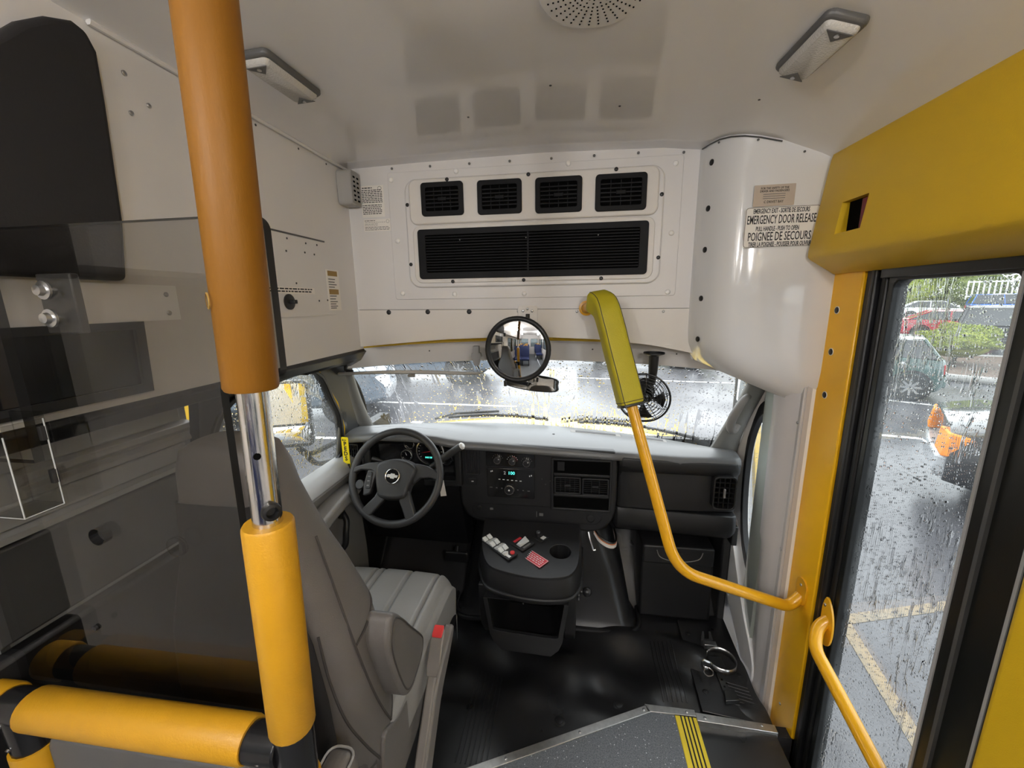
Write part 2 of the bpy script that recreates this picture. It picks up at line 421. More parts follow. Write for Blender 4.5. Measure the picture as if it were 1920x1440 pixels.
def struct(o, label=None): o['kind'] = 'structure'; return tag(o, label)
def inst(name, me, parent, loc, normal=None, M=None):
    o = bpy.data.objects.new(name, me); COL.objects.link(o); adopt(o, parent)
    if M is not None: o.matrix_basis = M
    else:
        o.location = loc
        if normal is not None: o.rotation_euler = rot_to(normal).to_euler()
    return o
def text_mesh(s, size, m, align='CENTER', xs=1.0, depth=.0004, bold=0.0, spacing=1.0):
    cu = bpy.data.curves.new('lettering', 'FONT'); cu.body = s; cu.size = size; cu.align_x = align; cu.align_y = 'CENTER'; cu.extrude = depth
    cu.offset = bold; cu.resolution_u = 2; cu.space_character = spacing
    ob = bpy.data.objects.new('lettering', cu); COL.objects.link(ob)
    dg = bpy.context.evaluated_depsgraph_get(); me = bpy.data.meshes.new_from_object(ob.evaluated_get(dg))
    bpy.data.objects.remove(ob); bpy.data.curves.remove(cu)
    me.materials.clear(); me.materials.append(MATS[m])
    for v in me.vertices: v.co.x *= xs
    return me
def text(name, s, size, m, F, parent, off=(0, 0), **k):
    me = text_mesh(s, size, m, **k); o = bpy.data.objects.new(name, me); COL.objects.link(o); adopt(o, parent)
    o.matrix_basis = F @ Matrix.Translation((off[0], off[1], .0006)); return o
def clone(root, delta, label=None, parent=None, rotz=0.0):
    r = root.copy(); COL.objects.link(r)
    if root.type == 'EMPTY' or parent is None:
        r.location = Vector(root.location) + Vector(delta); r.rotation_euler.z += rotz
    if label: r['label'] = label
    def rec(src, dst):
        for ch in list(src.children):
            c = ch.copy(); COL.objects.link(c); c.parent = dst; c.matrix_parent_inverse = ch.matrix_parent_inverse.copy(); rec(ch, c)
    rec(root, r); return r
# small fixings shared everywhere
def cap_mesh(name, r, h, m, dome=.5, n=14):
    return MB().lathe([(r, 0), (r, h * dome), (r * .8, h * .85), (r * .4, h), (0.0001, h)], n).mesh(name, m, 50)
FIX = {'black': cap_mesh('screw_black', .0068, .004, 'black_plastic'), 'white': cap_mesh('cap_white', .0090, .007, 'cap_white'),
       'steel': cap_mesh('screw_steel', .0050, .003, 'steel'), 'small': cap_mesh('screw_small', .0032, .002, 'steel_dark'), 'bolt': cap_mesh('bolt_black', .0095, .004, 'black_plastic'),
       'rivet': cap_mesh('rivet', .0045, .003, 'print_grey'), 'big': cap_mesh('washer_bolt', .011, .008, 'steel')}
def fix(kind, parent, pts, normal, name='screw'):
    for p in pts: inst(name, FIX[kind], parent, p, normal)
from mathutils.geometry import tessellate_polygon
def plate(mb, outer, holes, a, b, axis='x'):
    """a flat sheet with openings, given thickness along an axis"""
    mk = {'z': lambda p, h: (p[0], p[1], h), 'y': lambda p, h: (p[0], h, p[1]), 'x': lambda p, h: (h, p[0], p[1])}[axis]
    loops = [list(outer)] + [list(h) for h in holes]; flat = [p for l in loops for p in l]; n = len(flat)
    tri = tessellate_polygon([[Vector((p[0], p[1], 0)) for p in l] for l in loops])
    fs = [tuple(t)[::-1] for t in tri] + [tuple(i + n for i in t) for t in tri]; k = 0
    mb.add([mk(p, a) for p in flat] + [mk(p, b) for p in flat], fs); base = len(mb.v) - 2 * n; save = mb.cur
    mb.cur = getattr(mb, 'edge_slot', mb.cur)
    for l in loops:
        m = len(l)
        for i in range(m):
            j = (i + 1) % m; mb.f.append([base + k + i, base + k + j, base + n + k + j, base + n + k + i]); mb.mi.append(mb.cur)
        k += m
    mb.cur = save; return mb

# ================================================================== THE SHELL OF THE BUS
def zc(x): return lerp_table([(-.93, 1.99), (-.87, 2.004), (-.6, 2.012), (-.1, 2.018), (.3, 2.008), (.45, 1.992), (.6, 1.95), (.72, 1.902), (.84, 1.84)], x)
ceiling = struct(MB().grid(lambda u, v: (-.92 + 1.78 * u, -3.6 + 5.22 * v, zc(-.92 + 1.78 * u) + .012), 48, 40).build('ceiling', 'ceiling_white', thick=.024), 'glossy off-white curved bus ceiling')

# cab floor, black rubber lying in soft waves
def zfloor(x, y):
    w = max(0, min(1, (y - 1.22) / .12)) * max(0, min(1, (1.72 - y) / .1))
    z = .0 + w * .012 * (math.sin(7 * x + 11 * y) + .8 * math.sin(15 * x - 13 * y + 1) + .8 * math.sin(27 * y + 6 * x) + .5 * math.sin(31 * x + 19 * y))
    if y > 1.78: z += (y - 1.78) ** 1.2 * 1.4
    return z
floor = struct(MB().grid(lambda u, v: (-1.07 + 1.80 * u, .10 + 1.98 * v, zfloor(-1.07 + 1.80 * u, .10 + 1.98 * v)), 110, 120).build('floor', 'rubber_floor'), 'black ribbed rubber cab floor lying in soft waves')
for x0, ys, n in ((.37, (1.33, 1.60), 6), (-.36, (1.02, 1.36), 7)):
    for k in range(n):
        xx = x0 + k * .017
        MB().tube([(xx, ys[0] + (ys[1] - ys[0]) * t / 12, zfloor(xx, ys[0] + (ys[1] - ys[0]) * t / 12) + .0003) for t in range(13)], .0028, 6).build('floor_rib', 'rubber_floor', floor)
for (x, y) in ((.20, 1.296), (-.02, 1.20)):
    MB().lathe([(.020, 0), (.020, .002), (.013, .003), (.012, .006), (.005, .007), (.0001, .007)], 20, (x, y, zfloor(x, y))).build('floor_plug', 'rubber_edge', floor)
# rubber mat panel by the door with its bolts
mp = MB().prism([(.50, 1.30), (.715, 1.275), (.735, 1.80), (.515, 1.74)], .004, .011, 'z').build('floor_mat', 'rubber_floor', floor, bevel=.002)
for x, y in ((.545, 1.66), (.565, 1.50), (.535, 1.38), (.69, 1.47), (.685, 1.34)): inst('floor_bolt', FIX['bolt'], floor, (x, y, .011), (0, 0, 1))
for k in range(7):
    y = 1.33 + k * .015; MB().tube([(.60, y + .02, .0112), (.70, y - .004, .0112)], .0018, 6).build('floor_rib', 'rubber_floor', floor)

# aisle floor, grey flecked vinyl, with aluminium edging and yellow step nosing
ais = [(.395, 1.278), (.295, 1.278), (-.247, 1.02), (-.60, .852), (-.60, .5), (-1.05, .5), (-1.05, -3.6), (.395, -3.6)]
af = MB().prism(ais, -.02, .012, 'z').build('floor_aisle', 'aisle_vinyl'); struct(af, 'grey flecked vinyl aisle floor')
MB().box(.465, .82, -3.6, .45, -.02, .012).build('floor_rear', 'aisle_vinyl', af)
tr1 = MB().prism([(.300, 1.268), (.470, 1.272), (.470, 1.296), (.293, 1.296)], .011, .016, 'z').build('trim_strip', 'aluminium', af, bevel=.001)
d = Vector((-.542, -.258, 0)).normalized(); nrm = Vector((d.y, -d.x, 0))
a0 = Vector((.298, 1.292, 0)); a1 = a0 + d * .92
MB().prism([tuple((a0 + nrm * 0)[:2]), tuple((a0 - nrm * .027)[:2]), tuple((a1 - nrm * .027)[:2]), tuple(a1[:2])], .011, .016, 'z').build('trim_strip', 'aluminium', af, bevel=.001)
for t in (.02, .28, .55, .85): inst('trim_screw', FIX['steel'], af, tuple(a0 + d * t - nrm * .013)[:2] + (.016,), (0, 0, 1))
inst('trim_screw', FIX['steel'], af, (.44, 1.284, .016), (0, 0, 1))
nose = MB().box(.395, .470, .45, 1.270, -.03, .013).build('step_nosing', 'yellow_nosing', af, bevel=.002)
for k in range(4): MB().box(.413 + k * .013, .418 + k * .013, .45, 1.270, .0128, .0136).build('grip_line', 'print_black', nose)
st = MB().prism([(.470, 1.258), (.735, 1.250), (.735, 1.278), (.470, 1.288)], -.015, .015, 'z').build('trim_strip', 'aluminium', floor, bevel=.0015)
for x in (.50, .69): inst('trim_screw', FIX['steel'], floor, (x, 1.27, .0152), (0, 0, 1))
# step well
sw = MB(); sw.box(.44, .82, .45, 1.30, -.36, -.33).box(.44, .82, 1.262, 1.30, -.33, -.016).box(.44, .468, .45, 1.262, -.33, -.03).box(.44, .82, .43, .452, -.33, -.02)
struct(sw.build('floor_step_well', 'pad_black'), 'dark rubber step well inside the entry door')
MB().box(.52, .56, .6, 1.25, -.33, -.325).build('step_stripe', 'yellow_nosing', bpy.data.objects['floor_step_well'])

# ---- left wall, upper panel
wl = MB(); wl.box(-.90, -.87, .36, 1.60, 1.31, 2.012)
wall_left = struct(wl.build('wall_left', 'panel_white'), 'white upper side wall beside the driver')
fix('steel', wall_left, [(-.8699, .775, 1.945), (-.8699, .815, 1.905), (-.8699, .775, 1.875)], (1, 0, 0), 'rivet')
for y in (.95, 1.12, 1.30, 1.45): inst('rivet', FIX['small'], wall_left, (-.8699, y, 1.985), (1, 0, 0))
MB().tube([(-.862, .72 + .88 * t / 6, 2.000) for t in range(7)], .006, 6).build('ceiling_bead', 'panel_white', wall_left)
ap = MB().prism(rrect(1.00, 1.42, 1.46, 1.715, .004, 2), -.8700, -.8675, 'x').build('access_panel', 'panel_white', wall_left, bevel=.0008)
MB().box(-.869, -.8655, 1.00, 1.385, 1.711, 1.716).build('panel_gap', 'metal_grey_dark', ap)
fix('small', ap, [(-.8675, 1.19, 1.698), (-.8675, 1.28, 1.695), (-.8675, 1.34, 1.697), (-.8675, 1.32, 1.664), (-.8675, 1.18, 1.66), (-.8675, 1.27, 1.665), (-.8675, 1.21, 1.565), (-.8675, 1.32, 1.51), (-.8675, 1.37, 1.512)], (1, 0, 0), 'hole')
kb = MB().lathe([(.024, 0), (.024, .004), (.018, .006), (.0001, .006)], 24, (-.8675, 1.165, 1.507), (1, 0, 0)).build('latch_knob', 'black_plastic', ap)
MB().box(-.8635, -.845, 1.160, 1.176, 1.501, 1.513).build('knob_grip', 'black_plastic', kb, bevel=.002)
MB().lathe([(.014, 0), (.014, .003), (.0001, .003)], 18, (-.87, 1.02, 1.40), (1, 0, 0)).build('grommet', 'black_plastic', wall_left)
# stickers on that wall
FL = frame((-.8672, 1.415, 1.585), (0, -1, 0), (0, 0, 1))       # text frame on the left wall: reads towards -Y... mirrored below
FLr = frame((-.8672, 1.415, 1.535), (0, 1, 0), (0, 0, 1))
stk = MB().box(-.8675, -.8668, 1.375, 1.455, 1.475, 1.62).build('caution_sticker', 'sticker_white', wall_left)
for z in (1.598, 1.533): MB().box(-.8669, -.8664, 1.385, 1.445, z, z + .018).build('sticker_band', 'sticker_brown', stk)
b = MB()
for z in (1.585, 1.575, 1.566, 1.557, 1.548, 1.525, 1.515, 1.505, 1.497, 1.489, 1.482): b.box(-.8669, -.8665, 1.386, 1.386 + random.uniform(.035, .058), z, z + .0035)
tag(b.build('sticker_print', 'print_grey', stk), kind='stuff')
sl = MB().box(-.8675, -.8668, 1.02, 1.30, 1.532, 1.552).build('notice_strip', 'sticker_white', wall_left)
b = MB()
for z in (1.545, 1.537):
    y = 1.03
    while y < 1.28: w = random.uniform(.008, .02); b.box(-.8669, -.8665, y, y + w, z, z + .004); y += w + .004
tag(b.build('strip_print', 'print_black', sl), kind='stuff')

# ---- black trim rail under the left wall, with grey headliner edge
tb = MB()
tb.loft([[(-.868, y, 1.312), (-.862, y, 1.300), (-.880, y, 1.272), (-.95, y, 1.262), (-1.02, y, 1.272), (-1.02, y, 1.312)] for y in (.40, .8, 1.2, 1.45, 1.60)])
struct(tb.build('trim_1', 'black_plastic', bevel=.003), 'black plastic trim rail above the driver window')

# ---- front bulkhead over the windscreen: upper sheet, lower sheet with arched bottom edge
def zarch(x): return lerp_table([(-.90, 1.318), (-.75, 1.332), (-.5, 1.352), (-.19, 1.364), (.1, 1.352), (.3, 1.330), (.45, 1.300), (.56, 1.270)], x)
xs = [-.90 + 1.36 * k / 30 for k in range(31)]
wf = MB(); wf.prism([(-.90, 1.474), (.46, 1.466), (.46, zc(.46) + .01)] + [(x, zc(x) + .01) for x in reversed(xs)], 1.580, 1.605, 'y')
wall_front = struct(wf.build('wall_front', 'panel_white'), 'white front bulkhead above the windscreen')
lw = MB().prism([(x, zarch(x)) for x in xs] + [(.46, 1.4645), (-.90, 1.4725)], 1.577, 1.605, 'y').build('lower_panel', 'panel_warm', wall_front, bevel=.001)
MB().box(-.90, .46, 1.596, 1.606, 1.44, 1.50).build('seam_backing', 'seam', wall_front)
fix('bolt', lw, [(-.735, 1.577, 1.462), (-.57, 1.577, 1.462), (-.40, 1.577, 1.461)], (0, -1, 0), 'bolt')
fix('steel', lw, [(-.205, 1.577, 1.461), (.02, 1.577, 1.458), (.335, 1.577, 1.455)], (0, -1, 0), 'screw')
# air-conditioning panel
ac = MB().prism(rrect(-.700, .372, 1.512, 1.982, .01, 3), 1.574, 1.580, 'y').build('cover_plate', 'panel_white', wall_front, bevel=.0015)
fix('white', ac, [(-.685, 1.574, 1.955), (-.675, 1.574, 1.735), (-.668, 1.574, 1.535), (-.43, 1.574, 1.972), (-.02, 1.574, 1.975), (.345, 1.574, 1.955), (.345, 1.574, 1.728), (.345, 1.574, 1.525), (-.455, 1.574, 1.53), (-.18, 1.574, 1.527), (.105, 1.574, 1.524)], (0, -1, 0), 'push_cap')
for k in range(8): x = -.68 + k * .15; inst('ceiling_screw', FIX['rivet'], wall_front, (x, 1.576, min(1.996, zc(x) - .012)), (0, -1, 0))
vp = thing('air_vent_panel', 'moulded white air conditioner panel with four square vents and long black grille', 'vent panel', (-.16, 1.57, 1.56))
MB().prism(rrect(-.632, .312, 1.556, 1.952, .045, 6), 1.562, 1.575, 'y').build('surround', 'panel_white', vp, bevel=.006, seg=3)
MB().prism(rrect(-.612, .292, 1.788, 1.948, .028, 6), 1.552, 1.564, 'y').build('upper_moulding', 'panel_warm', vp, bevel=.006, seg=3)
MB().prism(rrect(-.606, .286, 1.572, 1.785, .03, 6), 1.557, 1.564, 'y').build('lower_moulding', 'panel_warm', vp, bevel=.004, seg=3)
fix('black', vp, [(-.622, 1.562, 1.862), (-.622, 1.562, 1.645), (.303, 1.562, 1.855), (.303, 1.562, 1.645), (-.46, 1.552, 1.9405)], (0, -1, 0), 'screw')
fix('black', vp, [(-.16, 1.5515, 1.941), (.145, 1.5515, 1.941), (-.455, 1.557, 1.577), (-.18, 1.557, 1.577), (.105, 1.557, 1.577)], (0, -1, 0), 'screw')
for i, (xa, xb, za, zb) in enumerate(((-.561, -.400, 1.815, 1.932), (-.347, -.184, 1.812, 1.929), (-.135, .030, 1.808, 1.927), (.076, .250, 1.805, 1.926))):
    fr = MB(); o = rrect(xa, xb, za, zb, .012, 4); q = rrect(xa + .018, xb - .018, za + .018, zb - .018, .006, 4); fr.ring(o, q, 1.5435, 1.556, 'y')
    v = fr.build('vent', 'vent_black', vp, bevel=.0015)
    MB().prism(q, 1.5505, 1.556, 'y').build('vent_back', 'dark_void', v)
    h = (zb - za - .036) / 6
    for k in range(5):
        z = za + .018 + h * (k + 1); MB().box(xa + .018, xb - .018, 1.5455, 1.5503, z - .0022, z + .0022).build('slat', 'vent_black', v)
    for k in range(3):
        x = xa + .018 + (xb - xa - .036) * (k + 1) / 4; MB().box(x - .0012, x + .0012, 1.5475, 1.5503, za + .018, zb - .018).build('vane', 'vent_black', v)
    MB().box((xa + xb) / 2 - .017, (xa + xb) / 2 + .017, 1.5440, 1.549, (za + zb) / 2 - .007, (za + zb) / 2 + .007).build('vent_tab', 'vent_black', v, bevel=.002)
g = MB(); o = rrect(-.585, .264, 1.588, 1.770, .012, 4); q = rrect(-.555, .234, 1.612, 1.748, .006, 4); g.ring(o, q, 1.549, 1.558, 'y')
gr = g.build('intake_grille', 'vent_black', vp, bevel=.0015)
MB().prism(q, 1.556, 1.558, 'y').build('grille_back', 'dark_void', gr)
for k in range(13): z = 1.6195 + k * .0102; MB().box(-.555, .234, 1.551, 1.556, z - .0016, z + .0016).build('slat', 'vent_black', gr)
for x in (-.42, -.17, .09): inst('grille_screw', FIX['small'], gr, (x, 1.551, 1.728), (0, -1, 0))
MB().box(-.166, -.160, 1.550, 1.556, 1.612, 1.748).build('grille_bar', 'vent_black', gr)

# stickers on the bulkhead, left
def print_block(parent, x0, x1, y, zs, h, m='print_black', name='sticker_print'):
    b = MB()
    for z in zs:
        x = x0
        while x < x1 - .004:
            w = random.uniform(.004, .013); w = min(w, x1 - x); b.box(x, x + w, y - .0004, y, z, z + h); x += w + .0025
        if random.random() < .25: x1 = x1
    return tag(b.build(name, m, parent), kind='stuff')
s1 = MB().box(-.815, -.722, 1.5790, 1.580, 1.828, 1.942).build('compliance_sticker', 'sticker_white', wall_front)
print_block(s1, -.808, -.768, 1.579, [1.932], .0035); print_block(s1, -.811, -.728, 1.579, [1.924 - .0062 * k for k in range(8)], .0028)
print_block(s1, -.811, -.733, 1.579, [1.870 - .0062 * k for k in range(6)], .0028)
MB(frame((-.737, 1.579, 1.931), (1, 0, 0), (0, 0, 1))).ring(circ(0, 0, .0075), circ(0, 0, .0064), 0, .0004).build('seal_mark', 'print_black', s1)
s2 = MB().box(-.812, -.703, 1.5790, 1.580, 1.776, 1.820).build('notice_sticker', 'sticker_white', wall_front)
print_block(s2, -.808, -.765, 1.579, [1.814], .002); print_block(s2, -.808, -.722, 1.579, [1.808], .0012, 'print_grey'); print_block(s2, -.808, -.75, 1.579, [1.802, 1.797], .0012, 'print_grey')
print_block(s2, -.808, -.706, 1.579, [1.790, 1.785, 1.780], .002, 'print_grey')
MB(frame((-.713, 1.579, 1.811), (1, 0, 0), (0, 0, 1))).ring(circ(0, 0, .0065), circ(0, 0, .0056), 0, .0004).build('seal_mark', 'print_grey', s2)

# ---- glossy white corner housing above the right pillar
plan = [(.424, 1.600), (.426, 1.560), (.436, 1.515), (.452, 1.470), (.474, 1.436), (.503, 1.412), (.540, 1.399), (.60, 1.393), (.70, 1.389), (.83, 1.386), (.83, 1.600)]
ch = MB(); secs = []
for z, k, dz in ((1.115, .0, 1), (1.16, .5, 1), (1.20, .85, 1), (1.25, .97, 1), (1.32, 1.0, 0), (1.6, 1.0, 0), (1.9, 1.0, 0), (2.01, 1.0, 0)):
    sec = []
    for x, y in plan:
        zz = z
        if z < 1.9:                       # the lower rim climbs towards the windscreen
            f = max(0, min(1, (.83 - x) / .40)); lift = .16 * f
            zz = z + lift * (1 - (z - 1.115) / .785)
        yy = y + (1 - k) * .05 * (1 if y < 1.59 else 0); sec.append((x + (1 - k) * .03 * (1 if x < .82 else 0), yy, min(zz, zc(x) + .01)))
    secs.append(sec)
ch.loft(secs)
cover = struct(ch.build('wall_corner_right', 'gloss_white', smooth=60), 'glossy white moulded corner housing beside the entry door')
MB().tube([(x - .002, y - .003, zc(x) - .006) for x, y in plan[1:8]], .0022, 6).build('ceiling_seam', 'metal_grey_dark', cover)
for x, y, z, nx, ny in ((.441, 1.500, 1.93, -.9, -.4), (.441, 1.500, 1.79, -.9, -.4), (.441, 1.500, 1.66, -.9, -.4), (.441, 1.500, 1.50, -.9, -.4), (.441, 1.502, 1.36, -.9, -.4)):
    inst('bolt', FIX['bolt'], cover, (x, y, z), (nx, ny, 0))
for x, y in ((.449, 1.473), (.535, 1.398), (.66, 1.388)): inst('screw', FIX['small'], cover, (x, y, zc(x) - .014), (-.2, -1, 0))
# emergency door sign and small sticker
FS = frame((.612, 1.3905, 1.708), (1, -.035, 0), (0, 0, 1))
sg = thing('emergency_door_sign', 'white bilingual emergency door release sign on the corner housing', 'sign', (.628, 1.39, 1.64))
MB(FS).prism(rrect(-.094, .110, -.058, .058, .008, 3), .0, .0012).build('sign_plate', 'sticker_white', sg)
MB(FS).ring(rrect(-.093, .109, -.057, .057, .008, 3), rrect(-.0918, .1078, -.0558, .0558, .007, 3), .0012, .0015).build('sign_border', 'print_black', sg)
for s, sz, dy, xs_, dx in (('EMERGENCY EXIT - SORTIE DE SECOURS', .0185, .046, .455, .004), ('EMERGENCY DOOR RELEASE', .035, .021, .415, .006), ('PULL HANDLE - PUSH TO OPEN', .0185, -.0045, .45, -.002), ('POIGNEE DE SECOURS', .035, -.0275, .49, .005), ('TIRER LA POIGNEE - POUSSER POUR OUVRIR', .0185, -.0495, .465, .008)):
    text('sign_text', s, sz, 'print_black', FS @ Matrix.Translation((0, 0, .0009)), sg, (dx, dy), xs=xs_, bold=.0003)
FS2 = frame((.592, 1.3912, 1.798), (1, -.035, 0), (0, 0, 1))
s3 = thing('tan_safety_sticker', 'small faded tan sticker above the emergency door sign', 'sticker', (.612, 1.391, 1.755))
MB(FS2).prism(rrect(-.056, .056, -.030, .030, .002, 2), 0, .001).build('sticker_sheet', 'sticker_tan', s3)
for s, sz, dy, m in (('FOR THE SAFETY OF THE', .0085, .020, 'print_black'), ('DRIVER AND PASSENGERS', .0085, .012, 'print_black'), ('C DRIVET BAY', .0105, -.018, 'print_black')):
    text('sticker_text', s, sz, m, FS2 @ Matrix.Translation((0, 0, .0006)), s3, (0, dy), xs=.8)
b = MB(FS2)
for dy in (.003, -.003, -.009): b.box(-.03, .03, dy, dy + .0015, .001, .0014)
tag(b.build('sticker_print', 'print_grey', s3), kind='stuff')

# ---- yellow door header box along the right side
hsec = [(.83, 1.566), (.772, 1.566), (.735, 1.580), (.700, 1.612), (.696, 1.632), (.725, 1.880), (.742, 1.905), (.83, 1.93)]
# the inner face carries a small square recess near its front end
def hx(z): return .696 + (z - 1.632) / (1.880 - 1.632) * .029
wy0, wy1, wz0, wz1 = 1.165, 1.265, 1.665, 1.745
hd = MB()
ys_ = [-.6, wy0, wy1, 1.372]
low = [(.83, 1.566), (.772, 1.566), (.703, 1.608), (.696, 1.616), (.6955, 1.632)]; top_ = [(.725, 1.880), (.729, 1.894), (.742, 1.905), (.83, 1.93)]
full = low + [(hx(wz0), wz0), (hx(wz1), wz1)] + top_
for ya, yb in zip(ys_, ys_[1:]):
    if ya == wy0:
        hd.loft([[(x, y, z) for x, z in low + [(hx(wz0), wz0)]] for y in (ya, yb)], False, False); hd.loft([[(x, y, z) for x, z in [(hx(wz1), wz1)] + top_] for y in (ya, yb)], False, False)
    else: hd.loft([[(x, y, z) for x, z in full] for y in (ya, yb)], False, False)
nf = len(full)
for yy_, s0, s1 in ((1.372, 0, .006), (1.382, .006, .020)):
    hd.add([(x + (s0 if x < .8 else 0), yy_, z) for x, z in full] + [(x + (s1 if x < .8 else 0), yy_ + (.010 if s0 == 0 else .004), z) for x, z in full], [(i, i + 1, nf + i + 1, nf + i) for i in range(nf - 1)])
for A, B in (((wy0, wz0), (wy1, wz0)), ((wy1, wz0), (wy1, wz1)), ((wy1, wz1), (wy0, wz1)), ((wy0, wz1), (wy0, wz0))):
    hd.add([(hx(A[1]), *A), (hx(B[1]), *B), (.729, *B), (.729, *A)], [(0, 1, 2, 3)])
hdr = struct(hd.build('trim_2', 'yellow_header', smooth=42), 'yellow padded header box above the entry door')
MB().box(.728, .735, wy0, wy1, wz0, wz1).build('recess_back', 'dark_void', hdr)
MB().box(.722, .728, wy0 + .001, wy0 + .045, wz0 + .001, wz1 - .001).build('release_lens', 'dark_red_lens', hdr, bevel=.003)

# ---- right cab side: moulding, glossy strip, quarter window, kick panel
qw = smooth_path([(1.60, 1.10), (1.70, 1.085), (1.765, 1.0), (1.805, .86), (1.80, .62), (1.745, .42), (1.62, .30), (1.555, .30), (1.55, .60), (1.55, .95)], 4, True)
qw = [(p[0], p[1]) for p in [(v.x, v.y) for v in [Vector((a[0], a[1], 0)) for a in qw]]]
wr = MB(); plate(wr, [(1.40, -.35), (1.95, -.35), (1.98, .9), (1.80, 1.32), (1.40, 1.32)], [qw], .775, .80, 'x')
wall_right = struct(wr.build('wall_right', 'bright_white'), 'white passenger side cab wall with tall quarter window')
rgd = lambda d_: [((y - 1.67) * d_ + 1.67, (z - .70) * d_ + .70) for y, z in qw]
MB().ring(rgd(1.015), rgd(.88), .765, .79, 'x').build('window_seal', 'seal_black', wall_right, bevel=.003)
w3 = struct(MB().prism(rgd(.92), .790, .793, 'x').build('window_3', 'quarter_rain'), 'rain-beaded quarter window beside the front passenger area')
# glossy green-grey strip and rounded moulding
gs = MB(); gs.loft([[(.775, 1.66, z), (.752, 1.655, z), (.744, 1.60, z), (.742, 1.535, z), (.775, 1.530, z)] for z in (-.02, .3, .8, 1.22, 1.31)])
gs.build('pillar_strip', 'pillar_green_grey', wall_right, smooth=50)
ms = []
for z, dpt, wid in ((-.30, .004, .02), (.05, .010, .03), (.25, .016, .042), (.40, .020, .046), (.43, .030, .052), (.60, .032, .055), (.64, .040, .060), (1.0, .046, .064), (1.30, .050, .068)):
    c = 1.475; ms.append([(.775, c + .070, z), (.755, c + .062, z), (.752 - dpt * .6, c + wid * .7, z), (.752 - dpt, c + wid * .25, z), (.752 - dpt, c - wid * .35, z), (.754 - dpt * .5, c - wid * .75, z), (.758, c - .062, z), (.760, c - .075, z), (.775, c - .075, z)])
MB().loft(ms).build('pillar_moulding', 'pillar_grey', wall_right, smooth=50)
fl = MB().box(.752, .775, 1.402, 1.428, -.30, 1.22).build('pillar_flange', 'pillar_grey', wall_right, bevel=.003)
for z in (1.09, .62): inst('screw', FIX['steel'], wall_right, (.7515, 1.415, z), (-1, 0, 0))
kp = MB(); plate(kp, [(p.x, p.y) for p in smooth_path([(1.90, .50), (1.80, .46), (1.70, .33), (1.60, .20), (1.52, .12), (1.475, .06), (1.475, -.02), (1.53, -.03), (1.62, .04), (1.76, .14), (1.90, .26)], 4, True)], [], .735, .776, 'x')
kp.build('kick_panel', 'bright_white', wall_right, bevel=.008, seg=3)

# ---- entry door post, seals, door leaves
post = MB().box(.785, .84, 1.262, 1.402, -.42, 1.60).build('trim_3', 'yellow_paint', bevel=.004); struct(post, 'yellow painted entry door post')
for z in (1.46, 1.335, 1.20): inst('post_bolt', FIX['bolt'], post, (.785, 1.352, z), (-1, 0, 0)); 
ringm = MB().lathe([(.0115, 0), (.0115, .0015), (.0095, .0015)], 18).mesh('bolt_ring', 'cap_white')
for z in (1.46, 1.335, 1.20): inst('bolt_ring', ringm, post, (.785, 1.352, z), (-1, 0, 0))
inst('post_screw', FIX['steel'], post, (.785, 1.35, .03), (-1, 0, 0))
door = bpy.data.objects.new('door_2', None); COL.objects.link(door); struct(door, 'black framed entry door with tall rain-streaked glass')
for k, (ya, yb, dx) in enumerate(((1.236, 1.262, 0), (1.215, 1.234, -.008), (1.192, 1.213, .004))):
    MB().box(.792 + dx, .84, ya, yb, -.40, 1.575).build('door_seal', 'seal_black', door, bevel=.006, seg=3)
dl = MB(); plate(dl, [(.742, -.38), (1.190, -.38), (1.190, 1.575), (.742, 1.575)], [rrect(.872, 1.172, -.25, 1.538, .02, 3)], .80, .835, 'x'); dl.build('door_frame', 'door_black', door, bevel=.003)
MB().box(.797, .802, .864, .871, -.30, 1.54).build('glazing_bead', 'metal_grey', door)
MB().box(.814, .818, .868, 1.176, -.255, 1.542).build('door_glass', 'door_rain', door)
MB().box(.792, .803, .826, .834, -.38, 1.56).build('edge_line', 'metal_grey_dark', door)
MB().box(.775, .835, .735, .741, -.38, 1.56).build('grey_strip', 'metal_grey', door)
MB().box(.770, .835, .690, .733, -.38, 1.56).build('leaf_seal', 'seal_black', door, bevel=.008, seg=3)
MB().box(.78, .835, 1.19, .69, 1.545, 1.575).build('door_lintel', 'door_black', door)
bp = struct(MB().box(.705, .84, .25, .672, -.38, 1.56).build('trim_4', 'yellow_header', bevel=.012, seg=3), 'yellow padded post behind the entry door')

# ---- rest of the bus behind the camera
def windowed(name, axis, a, b, outer, wins, m, label, gm):
    mb = MB(); plate(mb, outer, [rrect(*w, .05, 4) for w in wins], a, b, axis); o = struct(mb.build(name, m), label)
    for w in wins:
        MB().ring(rrect(*w, .05, 4), rrect(w[0] + .02, w[1] - .02, w[2] + .02, w[3] - .02, .04, 4), a - .006, b + .006, axis).build('window_frame', 'black_plastic', o)
        c = (a + b) / 2; MB().prism(rrect(w[0] + .015, w[1] - .015, w[2] + .015, w[3] - .015, .04, 4), c - .002, c + .002, axis).build('window_pane', gm, o)
    return o
wins = [(-3.45 + k * .80, -2.80 + k * .80, .82, 1.50) for k in range(5)]
windowed('wall_left_rear', 'x', -1.10, -1.06, [(-3.6, 0), (.40, 0), (.40, 1.58), (-3.6, 1.58)], [w for w in wins if w[1] < .3], 'panel_white', 'white passenger side wall with windows', 'tinted_glass')
windowed('wall_right_rear', 'x', .82, .86, [(-3.6, -.4), (.26, -.4), (.26, 1.58), (-3.6, 1.58)], [w for w in wins if w[1] < .2], 'panel_white', 'white kerb side wall with windows', 'tinted_glass')
